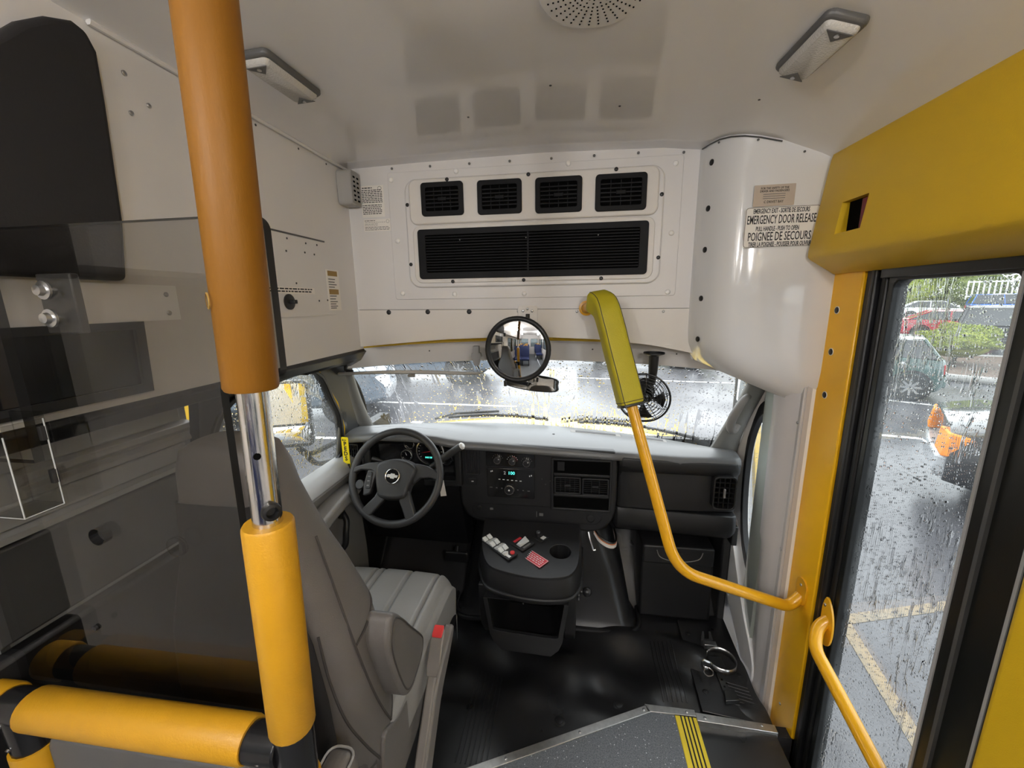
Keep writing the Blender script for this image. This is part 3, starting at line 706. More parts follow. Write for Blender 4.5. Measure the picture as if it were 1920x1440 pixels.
windowed('wall_back', 'y', -3.64, -3.60, [(-1.1, 0), (.86, 0), (.86, 2.05), (-1.1, 2.05)], [(-.95, -.25, .8, 1.6), (.0, .7, .8, 1.6)], 'panel_white', 'white rear wall of the bus', 'tinted_glass')
for x0, x1, nm in ((-1.10, -.88, 'wall_left_cove'), (.80, .86, 'wall_right_cove')):
    struct(MB().prism([(x0, 1.575), (x1, 1.575), (x1 + (.02 if x0 < 0 else -.09), 1.90), (x1 + (.02 if x0 < 0 else -.09), 2.02), (x0, 2.02)], -3.6, .36 if x0 < 0 else -.6, 'y').build(nm, 'panel_white'))
# driver side lower wall behind the door, grey metal with two ledges (seen through the smoked screen)
ll = MB(); ll.box(-1.10, -1.04, .38, .925, -.02, 1.31)
wll = struct(ll.build('wall_left_lower', 'metal_grey'), 'grey painted metal side behind the driver seat')
MB().box(-1.04, -1.030, .38, .90, 1.20, 1.285).build('upper_panel', 'metal_grey', wll, bevel=.004)
MB().loft([[(-1.04, y, 1.200), (-1.008, y, 1.195), (-1.004, y, 1.182), (-1.02, y, 1.170), (-1.008, y, 1.162), (-1.005, y, 1.150), (-1.04, y, 1.142)] for y in (.56, .915)]).build('ribbed_ledge', 'trim_light', wll, bevel=.002)
MB().box(-1.04, -1.028, .38, .90, 1.095, 1.140).build('middle_panel', 'metal_grey', wll, bevel=.004)
MB().loft([[(-1.04, y, 1.095), (-1.010, y, 1.090), (-1.010, y, 1.078), (-1.04, y, 1.070)] for y in (.40, .92)]).build('lower_ledge', 'metal_grey', wll)
MB().box(-1.04, -1.022, .38, .91, .885, 1.068).build('lower_panel', 'metal_grey_dark', wll, bevel=.006)
MB().box(-1.04, -1.000, .38, .95, .05, .875).build('black_side_box', 'black_plastic', wll, bevel=.01)
# outside skin of the bus
sk = MB(); sk.box(-1.16, -1.11, -3.65, .80, -.5, .78).box(-1.16, -1.11, -3.65, .80, 1.55, 2.08).box(.865, .90, -3.65, .24, -.5, .78).box(-1.16, .90, -3.65, 1.75, 2.055, 2.08).box(-1.16, -1.12, .40, .90, .78, 1.55)
for w in wins[:-1]: sk.box(-1.16, -1.11, w[1] + .0, w[1] + .15, .78, 1.55)
struct(sk.build('wall_outer_skin', 'yellow_body'), 'yellow outside body of the bus')

kl = MB(); kl.box(-1.09, -1.03, 1.68, 2.12, -.02, .88).box(-1.09, .80, 2.06, 2.10, -.02, .80).box(.735, .80, 1.90, 2.12, -.02, .80)
struct(kl.build('wall_firewall', 'dash_dark'), 'black firewall and footwell sides under the dashboard')

MB().box(-1.10, -.872, .345, .385, 1.29, 1.60).build('end_closure', 'panel_white', bpy.data.objects['wall_left_rear'])
# ================================================================== THE CAB
CX0 = -.165
def q2(x): return ((x - CX0) / .86) ** 2
def wb(x): return (2.08 - .20 * q2(x), .836 - .03 * (x - CX0) / .86)         # foot of the windscreen (y, z)
def wt(x): return (1.755 - .10 * q2(x), 1.254 - .035 * q2(x))                 # head of the windscreen
def wsurf(u, v):
    x = -1.03 + 1.725 * u; xt = -1.00 + 1.735 * u
    (y0, z0), (y1, z1) = wb(x), wt(xt); return (x + (xt - x) * v, y0 + (y1 - y0) * v + .03 * math.sin(PI * v), z0 + (z1 - z0) * v + .03 * math.sin(PI * v))
ws = MB().grid(lambda u, v: wsurf(u, v), 40, 16).build('window_1', 'windshield_rain'); struct(ws, 'windscreen covered in raindrops')
# header over the glass: white band, yellow edge, return to the bulkhead
hx0 = [-1.02 + 1.78 * k / 40 for k in range(41)]
h1 = MB().loft([[(x, wt(x)[0] + .02, wt(x)[1] - .012), (x, wt(x)[0] - .012, wt(x)[1] - .006), (x, wt(x)[0] - .022, wt(x)[1] + .078), (x, wt(x)[0] + .02, wt(x)[1] + .085)] for x in hx0])
hdw = struct(h1.build('trim_5', 'panel_white', smooth=50), 'white windscreen header with a yellow painted edge')
MB().loft([[(x, wt(x)[0] - .022, wt(x)[1] + .078), (x, wt(x)[0] - .034, wt(x)[1] + .086), (x, wt(x)[0] - .036, wt(x)[1] + .098), (x, wt(x)[0] + .02, wt(x)[1] + .10)] for x in hx0]).build('yellow_edge', 'yellow_body', hdw, smooth=50)
MB().loft([[(x, wt(x)[0] - .03, wt(x)[1] + .098), (x, 1.604, zarch(min(x, .56)) + .035), (x, 1.604, zarch(min(x, .56)) + .06), (x, wt(x)[0] + .02, wt(x)[1] + .13)] for x in hx0]).build('header_return', 'panel_white', hdw, smooth=50)
MB().loft([[(x, wt(x)[0] + .02, wt(x)[1] - .012), (x, wt(x)[0] + .03, wt(x)[1] + .13), (x, wt(x)[0] + .04, wt(x)[1] + .13), (x, wt(x)[0] + .03, wt(x)[1] - .012)] for x in hx0]).build('outer_header', 'yellow_body', hdw)
for x in (-.62, .09, .42): inst('header_screw', FIX['small'], hdw, (x, wt(x)[0] - .018, wt(x)[1] + .045), (0, -1, .1))
# windscreen rubber
MB().tube([(wsurf(0, k / 10)) for k in range(11)] , .007, 6).build('windscreen_seal', 'seal_black', hdw)
MB().tube([(wsurf(1, k / 10)) for k in range(11)] , .007, 6).build('windscreen_seal', 'seal_black', hdw)
MB().tube([tuple(Vector(wsurf(k / 30, 0)) + Vector((0, -.004, .004))) for k in range(31)], .007, 6).build('windscreen_seal', 'seal_black', hdw)

# A pillars
def pillar(name, pts, w, m, parent=None):
    secs = []
    for (x, y, z), ww in zip(pts, w):
        secs.append([(x - ww, y - .012, z), (x - ww * .55, y - .030, z), (x + ww * .4, y - .034, z), (x + ww, y - .010, z), (x + ww * .9, y + .03, z), (x - ww * .9, y + .03, z)])
    return MB().loft(secs).build(name, m, parent, smooth=60, subsurf=1)
pl = struct(pillar('trim_6', [(-1.035, 1.86, .82), (-1.035, 1.86, .87), (-1.035, 1.80, .98), (-1.025, 1.725, 1.12), (-1.01, 1.665, 1.22), (-1.0, 1.63, 1.30)], [.055, .048, .036, .034, .036, .04], 'pillar_trim'), 'grey left windscreen pillar trim')
pr = struct(pillar('trim_7', [(.705, 1.90, .76), (.70, 1.88, .82), (.705, 1.80, .95), (.722, 1.73, 1.08), (.738, 1.69, 1.17), (.745, 1.675, 1.24)], [.085, .062, .045, .042, .042, .042], 'pillar_trim'), 'grey right windscreen pillar trim')
MB().loft([[(x - .046, y - .038, z), (x + .046, y - .036, z), (x + .05, y + .03, z), (x - .05, y + .03, z)] for x, y, z in ((.737, 1.69, 1.168), (.742, 1.68, 1.195), (.747, 1.672, 1.25))]).build('pillar_cap', 'black_plastic', pr, bevel=.006)
gh = thing('pillar_grab_handle', 'grey curved grab handle on the right windscreen pillar', 'grab handle', (.69, 1.74, 1.0))
pth = smooth_path([(.712, 1.700, 1.115), (.690, 1.680, 1.105), (.668, 1.685, 1.060), (.655, 1.700, 1.010), (.664, 1.722, .965), (.688, 1.745, .955), (.705, 1.755, .975)], 6)
MB().tube(pth, [.011 + .006 * math.sin(PI * k / (len(pth) - 1)) for k in range(len(pth))], 12).build('grip', 'trim_grey', gh, smooth=60)
MB().lathe([(.015, 0), (.015, .006), (.0001, .008)], 14, (.706, 1.706, 1.118), (-.5, -.8, 0)).build('handle_base', 'trim_grey', gh)
# white A pillar side piece on the right, behind the grey trim
MB().loft([[(.752, y - .02, z), (.772, y - .05, z), (.782, y + .03, z), (.765, y + .04, z)] for y, z in ((1.90, .70), (1.86, .85), (1.80, 1.0), (1.74, 1.12), (1.70, 1.26))]).build('pillar_side', 'panel_warm', wall_right, bevel=.004)

# ---- driver door
dd = bpy.data.objects.new('door_1', None); COL.objects.link(dd); struct(dd, 'grey trimmed driver door with rain-wet window')
win = [(p.x, p.y) for p in smooth_path([(1.60, .80), (1.20, .79), (1.02, .80), (.945, .86), (.925, 1.0), (.94, 1.14), (1.0, 1.225), (1.15, 1.25), (1.40, 1.245), (1.53, 1.10), (1.605, .98)], 4, True)]
def tilt(mb):           # the upper door leans inwards
    for v in mb.v:
        if v.z > .8: v.x += (v.z - .8) * .17
    return mb
f = MB(); plate(f, [(.90, .70), (1.80, .70), (1.80, .86), (1.66, 1.10), (1.58, 1.29), (.90, 1.29)], [win], -1.075, -1.045, 'x'); tilt(f).build('window_frame', 'black_plastic', dd, bevel=.003)
sc_ = lambda k: [((y - 1.26) * k + 1.26, (z - 1.02) * k + 1.02) for y, z in win]
tilt(MB().ring(sc_(1.02), sc_(.965), -1.055, -1.035, 'x')).build('window_seal', 'seal_black', dd, bevel=.003)
gw = tilt(MB().prism(sc_(1.0), -1.064, -1.061, 'x')); gw.build('door_window', 'side_rain', dd)
tilt(MB().tube([(-1.04, 1.40, 1.26), (-1.04, 1.56, 1.08), (-1.04, 1.63, .95), (-1.04, 1.64, .80)], .004, 6)).build('yellow_reveal', 'yellow_body', dd)
tilt(MB().prism([(1.60, .80), (1.70, .80), (1.65, 1.02), (1.60, 1.04)], -1.055, -1.045, 'x')).build('sail_panel', 'pillar_trim', dd, bevel=.006)
dp = MB(); ys = [.92, .96, 1.1, 1.3, 1.5, 1.62, 1.70]
prof = [(-1.07, .80), (-1.030, .805), (-.985, .785), (-.965, .755), (-.975, .725), (-1.0, .705), (-1.015, .60), (-1.01, .45), (-1.0, .30), (-1.0, .10), (-1.0, .0), (-1.07, .0)]
dp.loft([[(x, y, z) for x, z in prof] for y in ys]); dp.build('door_panel', 'trim_grey', dd, smooth=45)
MB().loft([[(-1.06, y, .812), (-1.02, y, .815), (-.985, y, .797), (-.966, y, .765), (-1.0, y, .76)] for y in ys]).build('door_sill', 'trim_light', dd, smooth=60)
arm = [(p.x, p.y) for p in smooth_path([(1.02, .665), (1.25, .672), (1.42, .700), (1.52, .712), (1.585, .700), (1.595, .672), (1.55, .655), (1.40, .640), (1.25, .615), (1.05, .605)], 4, True)]
MB().prism(arm, -1.015, -.930, 'x').build('armrest', 'trim_light', dd, bevel=.014, seg=4)
MB().loft([[(-1.01, y, z + .04), (-.965, y, z + .03), (-.955, y, z), (-.965, y, z - .05), (-1.01, y, z - .06)] for y, z in ((1.0, .57), (1.18, .57), (1.27, .575))]).build('door_pull_cup', 'trim_light', dd, smooth=60)
MB().prism([(p.x, p.y) for p in smooth_path([(1.30, .60), (1.36, .61), (1.40, .57), (1.39, .51), (1.34, .47), (1.30, .50)], 4, True)], -1.012, -.992, 'x').build('handle_recess', 'black_plastic', dd, bevel=.004)
MB().tube(smooth_path([(-.992, 1.34, .585), (-.972, 1.36, .570), (-.968, 1.38, .540), (-.985, 1.375, .515)], 5), .009, 8).build('door_handle', 'black_plastic', dd)
wc = MB().tube(smooth_path([(-.985, 1.505, .590), (-.965, 1.495, .565), (-.960, 1.475, .520), (-.962, 1.465, .470), (-.978, 1.460, .445)], 5), [.013] * 20 + [.011], 10).build('window_crank', 'black_plastic', dd, smooth=60)
MB().lathe([(.020, 0), (.020, .014), (.012, .018), (.0001, .018)], 16, (-.995, 1.50, .590), (1, 0, 0)).build('crank_boss', 'black_plastic', wc)
# PEDS sticker by the left vent
pd = thing('pedestrian_sticker', 'vertical yellow PEDS reminder sticker beside the left dash vent', 'sticker', (-1.0, 1.59, .75))
FP = frame((-.985, 1.575, .846), (1, -.1, 0), (0, 0, 1))
MB(FP).prism(rrect(-.017, .017, -.078, .075, .005, 3), -.002, .001).build('sticker_sheet', 'sticker_yellow', pd)
MB(FP).prism(rrect(-.016, .016, -.076, -.048, .002, 2), .001, .0014).build('icon_field', 'print_black', pd)
for s, dy in (('P', .044), ('E', .021), ('D', -.002), ('S', -.025)): text('sticker_letter', s, .027, 'print_black', FP @ Matrix.Translation((0, 0, .0008)), pd, (0, dy), bold=.0008)
ic = MB(FP); ic.prism(circ(.001, -.052, .0032, 12), .0014, .0018).prism([(-.003, -.056), (.004, -.056), (.003, -.064), (-.002, -.064)], .0014, .0018).prism([(-.002, -.063), (.001, -.064), (-.004, -.075), (-.007, -.074)], .0014, .0018).prism([(.001, -.063), (.003, -.063), (.008, -.073), (.005, -.075)], .0014, .0018).prism([(-.003, -.056), (-.002, -.058), (-.008, -.064), (-.009, -.062)], .0014, .0018).prism([(.003, -.056), (.004, -.058), (.009, -.062), (.008, -.060)], .0014, .0018)
ic.build('walking_figure', 'sticker_yellow', pd)
MB(FP).box(-.010, .008, .060, .063, .001, .0014).prism([(-.014, .0615), (-.008, .067), (-.008, .056)], .001, .0014).build('sticker_arrow', 'print_black', pd)

# ================================================================== DASHBOARD
db = thing('dashboard', 'dark grey van dashboard with instruments, radio and passenger air vents', 'dashboard', (-.16, 1.75, .45))
def zf(x): return lerp_table([(-1.06, .895), (-.95, .915), (-.84, .932), (-.70, .934), (-.58, .918), (-.44, .888), (-.2, .878), (.2, .863), (.45, .850), (.70, .838)], x)
def yf(x): return lerp_table([(-1.06, 1.64), (-.9, 1.60), (-.7, 1.595), (-.52, 1.62), (-.42, 1.65), (.2, 1.655), (.45, 1.665), (.70, 1.70)], x)
def dtop(u, v):
    x = -1.055 + 1.765 * u; yb, zb = wb(min(max(x, -1.03), .69)); y0, z0 = yf(x), zf(x)
    if v < .16:
        a = v / .16 * PI / 2; return (x, y0 + .020 * (1 - math.cos(a)), z0 - .030 + .030 * math.sin(a))
    t = (v - .16) / .84; y = y0 + .020 + (yb - .012 - y0 - .020) * t
    return (x, y, z0 + (zb + .012 - z0) * t + .022 * math.sin(PI * t) * (.4 + .6 * (1 - t)))
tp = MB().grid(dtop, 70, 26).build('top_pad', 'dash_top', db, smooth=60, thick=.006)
MB().tube([(x, y + .004, z + .0015) for x, y, z in [dtop(k / 40, .42 - .10 * math.sin(PI * k / 40)) for k in range(41)]], .0016, 5).build('top_seam', 'seam', tp)
# demister slot, shallow tray and sensor on the top pad
for ua, ub, vv in ((.60, .735, .70), (.765, .85, .70)):
    pa = [Vector(dtop(ua + (ub - ua) * k / 10, vv)) for k in range(11)]
    s = MB(); s.loft([[(p.x, p.y - .018, p.z + .004), (p.x, p.y + .020, p.z + .004), (p.x, p.y + .020, p.z + .0062), (p.x, p.y - .018, p.z + .0062)] for p in pa]); s.build('demister_slot', 'trim_grey', tp, bevel=.002)
    s = MB(); s.loft([[(p.x, p.y - .010, p.z + .005), (p.x, p.y + .012, p.z + .005), (p.x, p.y + .012, p.z + .0072), (p.x, p.y - .010, p.z + .0072)] for p in pa[1:-1]]); s.build('demister_slot', 'dash_dark', tp)
p = dtop(.555, .5); MB().lathe([(.006, 0), (.006, .003), (.0001, .004)], 12, (p[0], p[1], p[2] + .002)).build('light_sensor', 'black_plastic', tp)
MB().box(-.815, -.755, 1.90, 1.935, .872, .892).build('vin_card', 'print_white', tp)
# dark body behind everything
bd = MB(); bd.loft([[(x, yf(x) + .03, zf(x) - .012), (x, yf(x) + .07, zf(x) - .05), (x, 1.76, .70), (x, 1.79, .52), (x, 1.85, .40), (x, 1.98, .40), (x, 1.98, zf(x) - .06)] for x in [-1.055 + 1.76 * k / 30 for k in range(31)]])
bd.build('dash_body', 'dash_dark', db, smooth=50)
# instrument cluster
mat('bezel', (.75, .75, .75), .30, metal=1.0)
MB().prism([(-.915, .700), (-.49, .700), (-.49, .900), (-.58, .905), (-.70, .918), (-.84, .918), (-.915, .895)], 1.680, 1.76, 'y').build('cluster_back', 'black_gloss', db)
hood = MB(); hood.ring([(-.935, .675), (-.475, .685), (-.475, .885), (-.58, .912), (-.70, .928), (-.84, .926), (-.935, .905)], [(-.900, .710), (-.505, .712), (-.505, .872), (-.58, .892), (-.70, .905), (-.84, .904), (-.905, .885)], 1.632, 1.690, 'y')
hood.build('cluster_hood', 'dash_black', db, bevel=.006, seg=3)
for cx, cz, r in [(a_ * .977, 1.5 - (1.5 - b_) * .977, c_ * .96) for a_, b_, c_ in ((-.646, .814, .068), (-.747, .848, .025), (-.764, .790, .028), (-.572, .849, .026), (-.568, .780, .028))]:
    gg = MB().lathe([(r, 0), (r * 1.02, .006), (r * .95, .008), (r * .94, .002)], 32, (cx, 1.679, cz), (0, -1, 0)).build('gauge_ring', 'bezel', db)
    F = frame((cx, 1.6775, cz), (1, 0, 0), (0, 0, 1)); b = MB(F); n = 17 if r > .05 else 7
    for k in range(n):
        a = math.radians(210 - 240 * k / (n - 1)); ca, sa = math.cos(a), math.sin(a); L1 = r * .88; L0 = r * (.76 if k % 2 == 0 else .81)
        px, py = -sa * .0009, ca * .0009
        b.add([(ca * L0 + px, sa * L0 + py, 0), (ca * L1 + px, sa * L1 + py, 0), (ca * L1 - px, sa * L1 - py, 0), (ca * L0 - px, sa * L0 - py, 0)], [(0, 1, 2, 3)])
    tag(b.build('gauge_ticks', 'print_white', gg), kind='stuff')
    a = math.radians(190 if r > .05 else 110); MB(F).add([(math.cos(a) * r * .75, math.sin(a) * r * .75, .001), (-math.sin(a) * .0018, math.cos(a) * .0018, .001), (math.sin(a) * .0018, -math.cos(a) * .0018, .001)], [(0, 1, 2)]).build('needle', 'print_red' if r > .05 else 'print_white', gg)
FQ = frame((-.640, 1.6772, .800), (1, 0, 0), (0, 0, 1)); text('odometer', '045138', .011, 'print_green', FQ, db, xs=1.0)
# left vent
def vent(name, xa, xb, za, zb, y, nv, nh, parent, m='black_plastic', r=.008, deep=.02):
    o = rrect(xa, xb, za, zb, r, 4); t = .007; q = rrect(xa + t, xb - t, za + t, zb - t, max(.002, r - .004), 4)
    v = MB().ring(o, q, y - .006, y + deep, 'y').build(name, m, parent, bevel=.0015)
    MB().prism(q, y + deep - .002, y + deep, 'y').build('vent_back', 'dark_void', v)
    for k in range(nv):
        x = xa + t + (xb - xa - 2 * t) * (k + 1) / (nv + 1); MB().box(x - .0011, x + .0011, y - .001, y + .010, za + t, zb - t).build('vane', m, v)
    for k in range(nh):
        z = za + t + (zb - za - 2 * t) * (k + 1) / (nh + 1); MB().box(xa + t, xb - t, y + .001, y + .012, z - .0011, z + .0011).build('slat', m, v)
    return v
vent('air_vent', -1.035, -.960, .755, .868, 1.640, 5, 4, db)
# centre stack
cs = [(-.500, .892), (.200, .868), (.207, .800), (.207, .640)] + [(p.x, p.y) for p in smooth_path([(.204, .600), (.190, .545), (.150, .500), (.090, .484)], 5)] + [(-.38, .500)] + [(p.x, p.y) for p in smooth_path([(-.42, .507), (-.462, .530), (-.487, .575), (-.496, .640)], 5)]
stk_ = MB().prism(cs, 1.660, 1.80, 'y').build('centre_stack', 'dash_black', db, bevel=.014, seg=4, smooth=50)
vent('air_vent', -.463, -.397, .736, .860, 1.657, 5, 0, stk_)
MB().prism(rrect(-.452, -.412, .688, .722, .006), 1.654, 1.662, 'y').build('dimmer_switch', 'black_plastic', stk_, bevel=.002)
MB().box(-.436, -.426, 1.6532, 1.6545, .703, .707).build('switch_mark', 'print_white', stk_)
cl = MB().prism(rrect(-.366, -.148, .782, .853, .005), 1.655, 1.662, 'y').build('climate_panel', 'black_gloss', stk_, bevel=.002)
for i, (kx, kz) in enumerate(((-.314, .814), (-.248, .810), (-.185, .805))):
    kn = MB().lathe([(.0165, 0), (.0150, .012), (.0135, .0135), (.0001, .0135)], 24, (kx, 1.655, kz), (0, -1, 0)).build('climate_knob', 'black_plastic', cl)
    MB().lathe([(.0160, .0), (.0168, .008), (.0150, .0142), (.0138, .0142)], 28, (kx, 1.655, kz), (0, -1, 0)).build('knob_ring', 'chrome', kn)
    MB().box(kx + .004, kx + .009, 1.6405, 1.6415, kz + .004, kz + .007).build('knob_mark', 'print_white', kn)
    b = MB(frame((kx, 1.6545, kz), (1, 0, 0), (0, 0, 1)))
    for k in range(7):
        a = math.radians(20 + 140 * k / 6); b.box(math.cos(a) * .024 - .0012, math.cos(a) * .024 + .0012, math.sin(a) * .024 - .0012, math.sin(a) * .024 + .0012, 0, .0004)
    tag(b.build('knob_scale', 'print_grey' if i != 1 else 'print_white', cl), kind='stuff')
arc = MB(frame((-.248, 1.6545, .810), (1, 0, 0), (0, 0, 1))); arc.ring([(math.cos(math.radians(90 - 90 * k / 10)) * .0225, math.sin(math.radians(90 - 90 * k / 10)) * .0225) for k in range(11)] + [(math.cos(math.radians(90 * k / 10)) * .0205, math.sin(math.radians(90 * k / 10)) * .0205) for k in range(11)], [(math.cos(math.radians(90 - 90 * k / 10)) * .0222, math.sin(math.radians(90 - 90 * k / 10)) * .0222) for k in range(11)] + [(math.cos(math.radians(90 * k / 10)) * .0208, math.sin(math.radians(90 * k / 10)) * .0208) for k in range(11)], 0, .0006)
arc.build('heat_arc', 'print_red', cl)
rd = MB().prism(rrect(-.364, -.150, .634, .774, .005), 1.655, 1.662, 'y').build('radio', 'black_gloss', stk_, bevel=.002)
FR = frame((-.265, 1.6545, .752), (1, 0, 0), (0, 0, 1))
text('radio_display', '2', .021, 'print_white', FR, rd, (-.018, 0)); text('radio_display', '100', .021, 'print_green', FR, rd, (.012, 0))
for k in range(6): MB().box(-.312 + k * .019, -.303 + k * .019, 1.6540, 1.655, .7195 - k * .0008, .7225 - k * .0008).build('preset_button', 'print_white', rd)
kn = MB().lathe([(.023, 0), (.0215, .010), (.019, .012), (.0001, .012)], 28, (-.263, 1.655, .675), (0, -1, 0)).build('volume_knob', 'black_plastic', rd)
MB().lathe([(.0225, .004), (.0232, .009), (.0208, .0125), (.0195, .0125)], 28, (-.263, 1.655, .675), (0, -1, 0)).build('knob_ring', 'chrome', kn)
MB().prism(circ(-.263, .675, .004), 1.6420, 1.6432, 'y').build('knob_mark', 'print_white', kn)
for dx, w, h in ((-.083, .012, .003), (-.058, .007, .005), (-.034, .006, .005), (.038, .006, .005), (.062, .006, .003), (.086, .011, .004)):
    MB().box(-.263 + dx - w / 2, -.263 + dx + w / 2, 1.6540, 1.655, .676 - dx * .06 - h / 2, .676 - dx * .06 + h / 2).build('button_mark', 'print_grey', rd)
for x, z in ((-.345, .757), (-.339, .759), (-.172, .742), (-.164, .745)): MB().box(x - .002, x + .002, 1.6540, 1.655, z - .003, z + .003).build('button_mark', 'print_white', rd)
# vent tower on the stack
vt = MB(); vt.ring(rrect(-.078, .182, .588, .832, .006), rrect(-.066, .172, .600, .822, .004), 1.652, 1.672, 'y'); vtw = vt.build('vent_tower', 'dash_black', stk_, bevel=.003)
MB().prism(rrect(-.066, .172, .600, .822, .004), 1.6595, 1.6605, 'y').build('tower_back', 'dark_void', vtw)
for za, zb in ((.752, .765), (.655, .668)): MB().box(-.066, .172, 1.650, 1.661, za, zb).build('tower_bar', 'dash_black', vtw, bevel=.003)
v1 = vent('air_vent', -.064, .052, .670, .750, 1.652, 4, 6, vtw, deep=.008); v2 = vent('air_vent', .056, .171, .668, .748, 1.652, 2, 6, vtw, deep=.008)
for v, x in ((v1, -.006), (v2, .113)): MB().box(x - .014, x + .014, 1.646, 1.653, .704, .714).build('vent_tab', 'black_plastic', v, bevel=.002)
MB().box(-.050, -.020, 1.656, 1.660, .775, .815).build('tray_divider', 'dash_dark', vtw)
for x, z in ((-.118, .730), (-.102, .705), (-.082, .722)): inst('hole', FIX['small'], stk_, (x, 1.6598, z), (0, -1, 0))
lo = MB().ring([(p[0], p[1]) for p in rrect(-.44, .145, .525, .598, .036, 6)], rrect(-.4385, .1435, .5265, .5965, .035, 6), 1.6585, 1.6605, 'y').build('switch_strip', 'dash_dark', stk_)
for x, z, r in ((-.405, .575, .011), (.098, .552, .019)):
    MB().lathe([(r, 0), (r, .003), (r * .8, .004), (r * .78, .001), (.0001, .001)], 22, (x, 1.660, z), (0, -1, 0)).build('power_socket', 'black_plastic', lo)
MB().box(-.355, -.340, 1.6592, 1.660, .567, .577).build('switch_mark', 'print_grey', lo)
MB().box(-.130, -.112, 1.6592, 1.660, .551, .565).box(-.143, -.140, 1.6592, 1.660, .545, .572).build('switch_mark', 'print_grey', lo)
# passenger side
ps = MB(); secs = []
for x in (.209, .225, .26, .40, .55, .66, .695, .712):
    e = 0 if .22 < x < .70 else .012; fl_ = .0 if .27 < x < .60 else .016       # shallow tray under the lip in the middle
    dz = -(x - .2) * .055; y0 = yf(x) - .004
    secs.append([(x, 1.90, .80 + dz), (x, y0 + .03, .865 + dz - e), (x, y0 + e, .846 + dz - e), (x, y0 - .006 + e, .815 + dz), (x, y0 + .006 + e, .792 + dz), (x, y0 + .030 - fl_ + e, .782 + dz), (x, y0 + .028 - fl_ + e, .745 + dz), (x, y0 + .016 + e, .70 + dz), (x, y0 + .018 + e, .612 + dz * .7), (x, 1.90, .60 + dz)])
ps.loft(secs); ps.build('passenger_panel', 'dash_black', db, smooth=45, bevel=.004)
gb = MB(); secs = []
for x in (.200, .215, .25, .45, .64, .69, .712):
    e = 0 if .21 < x < .70 else .014; dz = -(x - .2) * .04
    secs.append([(x, 1.90, .600 + dz), (x, 1.688 + e, .604 + dz), (x, 1.682 + e, .585 + dz), (x, 1.676 + e, .545 + dz), (x, 1.685 + e, .510 + dz + e), (x, 1.715 + e, .486 + dz + e), (x, 1.78, .475 + dz), (x, 1.90, .475 + dz)])
gb.loft(secs); gb.build('glove_box', 'dash_black', db, smooth=60, bevel=.004)
vr = MB(); vv = vent('air_vent', .598, .690, .625, .775, 1.672, 3, 5, db, r=.02, deep=.03)
MB().box(.64, .648, 1.664, 1.674, .68, .72).build('vent_tab', 'trim_grey', vv, bevel=.002)
MB().box(.712, .735, 1.72, 1.80, .43, .52).build('dash_bracket', 'black_plastic', db, bevel=.003)
# lower driver side: knee panel and column shroud
kn_ = MB(); kn_.loft([[(-1.03, y, z), (-.50, y, z - .01), (-.48, y + .06, z - .01), (-1.03, y + .06, z)] for y, z in ((1.66, .70), (1.69, .60), (1.74, .46), (1.80, .30))]); kn_.build('knee_panel', 'dash_dark', db, smooth=50)
# pedals
pdl = thing('brake_pedal', 'black rubber brake pedal deep under the steering column', 'pedal', (-.56, 1.80, .1))
MB().prism(rrect(-.62, -.50, .20, .255, .012), 1.770, 1.785, 'y').build('pad', 'rubber_edge', pdl, bevel=.004)
MB().tube([(-.56, 1.780, .23), (-.56, 1.80, .275)], .010, 8).build('arm', 'dash_dark', pdl)

# ---- steering wheel and column
S0 = Vector((-.708, 1.470, .798)); SN = Vector((0, -math.cos(math.radians(28)), math.sin(math.radians(28))))
FW = frame(S0, (1, 0, 0), (0, SN.z, -SN.y))
wheel = thing('steering_wheel', 'dark grey four-spoke steering wheel with silver emblem on its hub', 'steering wheel', tuple(S0))
RW = .188
MB(FW).tube([(RW * math.cos(2 * PI * k / 56), RW * math.sin(2 * PI * k / 56), 0) for k in range(56)], .0155, 14, closed=True).build('rim', 'trim_steer' if 'trim_steer' in MATS else (mat('trim_steer', (.032, .032, .033), .48, bump=.12, bscale=600).name), wheel, smooth=60)
pad_o = [(p.x, p.y) for p in smooth_path([(-.083, .046), (-.05, .066), (0, .074), (.055, .066), (.094, .042), (.098, .015), (.075, -.040), (.060, -.088), (.0, -.100), (-.055, -.092), (-.070, -.060), (-.085, .0)], 4, True)]
hub = MB(FW).prism(pad_o, -.02, .030, 'z', .90).build('hub_pad', 'trim_steer', wheel, bevel=.010, seg=4, smooth=50)
def spoke(pts, z0=-.012, z1=.014): return MB(FW).prism(pts, z0, z1).build('spoke', 'trim_steer', wheel, bevel=.006, seg=3)
spoke([(-.07, .055), (-.12, .050), (-.185, .030), (-.188, .000), (-.15, .018), (-.105, .018), (-.07, .0)])
spoke([(.08, .055), (.13, .048), (.186, .022), (.188, -.010), (.15, .000), (.11, -.004), (.08, -.03)])
spoke([(-.06, -.05), (-.075, -.085), (-.135, -.150), (-.095, -.175), (-.055, -.125), (-.03, -.095)])
spoke([(.065, -.05), (.080, -.085), (.115, -.165), (.075, -.182), (.048, -.125), (.03, -.095)])
sp2 = spoke([(-.075, .02), (-.085, -.02), (-.095, -.075), (-.125, -.085), (-.130, -.04), (-.120, .02)])
MB(FW).prism(rrect(-.118, -.096, -.055, .012, .005), .012, .018).build('button_pod', 'black_plastic', wheel, bevel=.002)
MB(FW).prism(circ(-.150, -.040, .020), -.006, .006).build('button_pod', 'black_plastic', wheel, bevel=.003)
for k in range(3): MB(FW).box(-.112, -.102, -.045 + k * .018, -.040 + k * .018, .018, .0185).build('button_mark', 'print_grey', wheel)
em = MB(FW @ Matrix.Translation((.0, -.002, .0295))).lathe([(.0305, 0), (.0305, .004), (.0275, .005), (.0270, .002), (.0001, .002)], 32).build('emblem_badge', 'black_gloss', wheel)
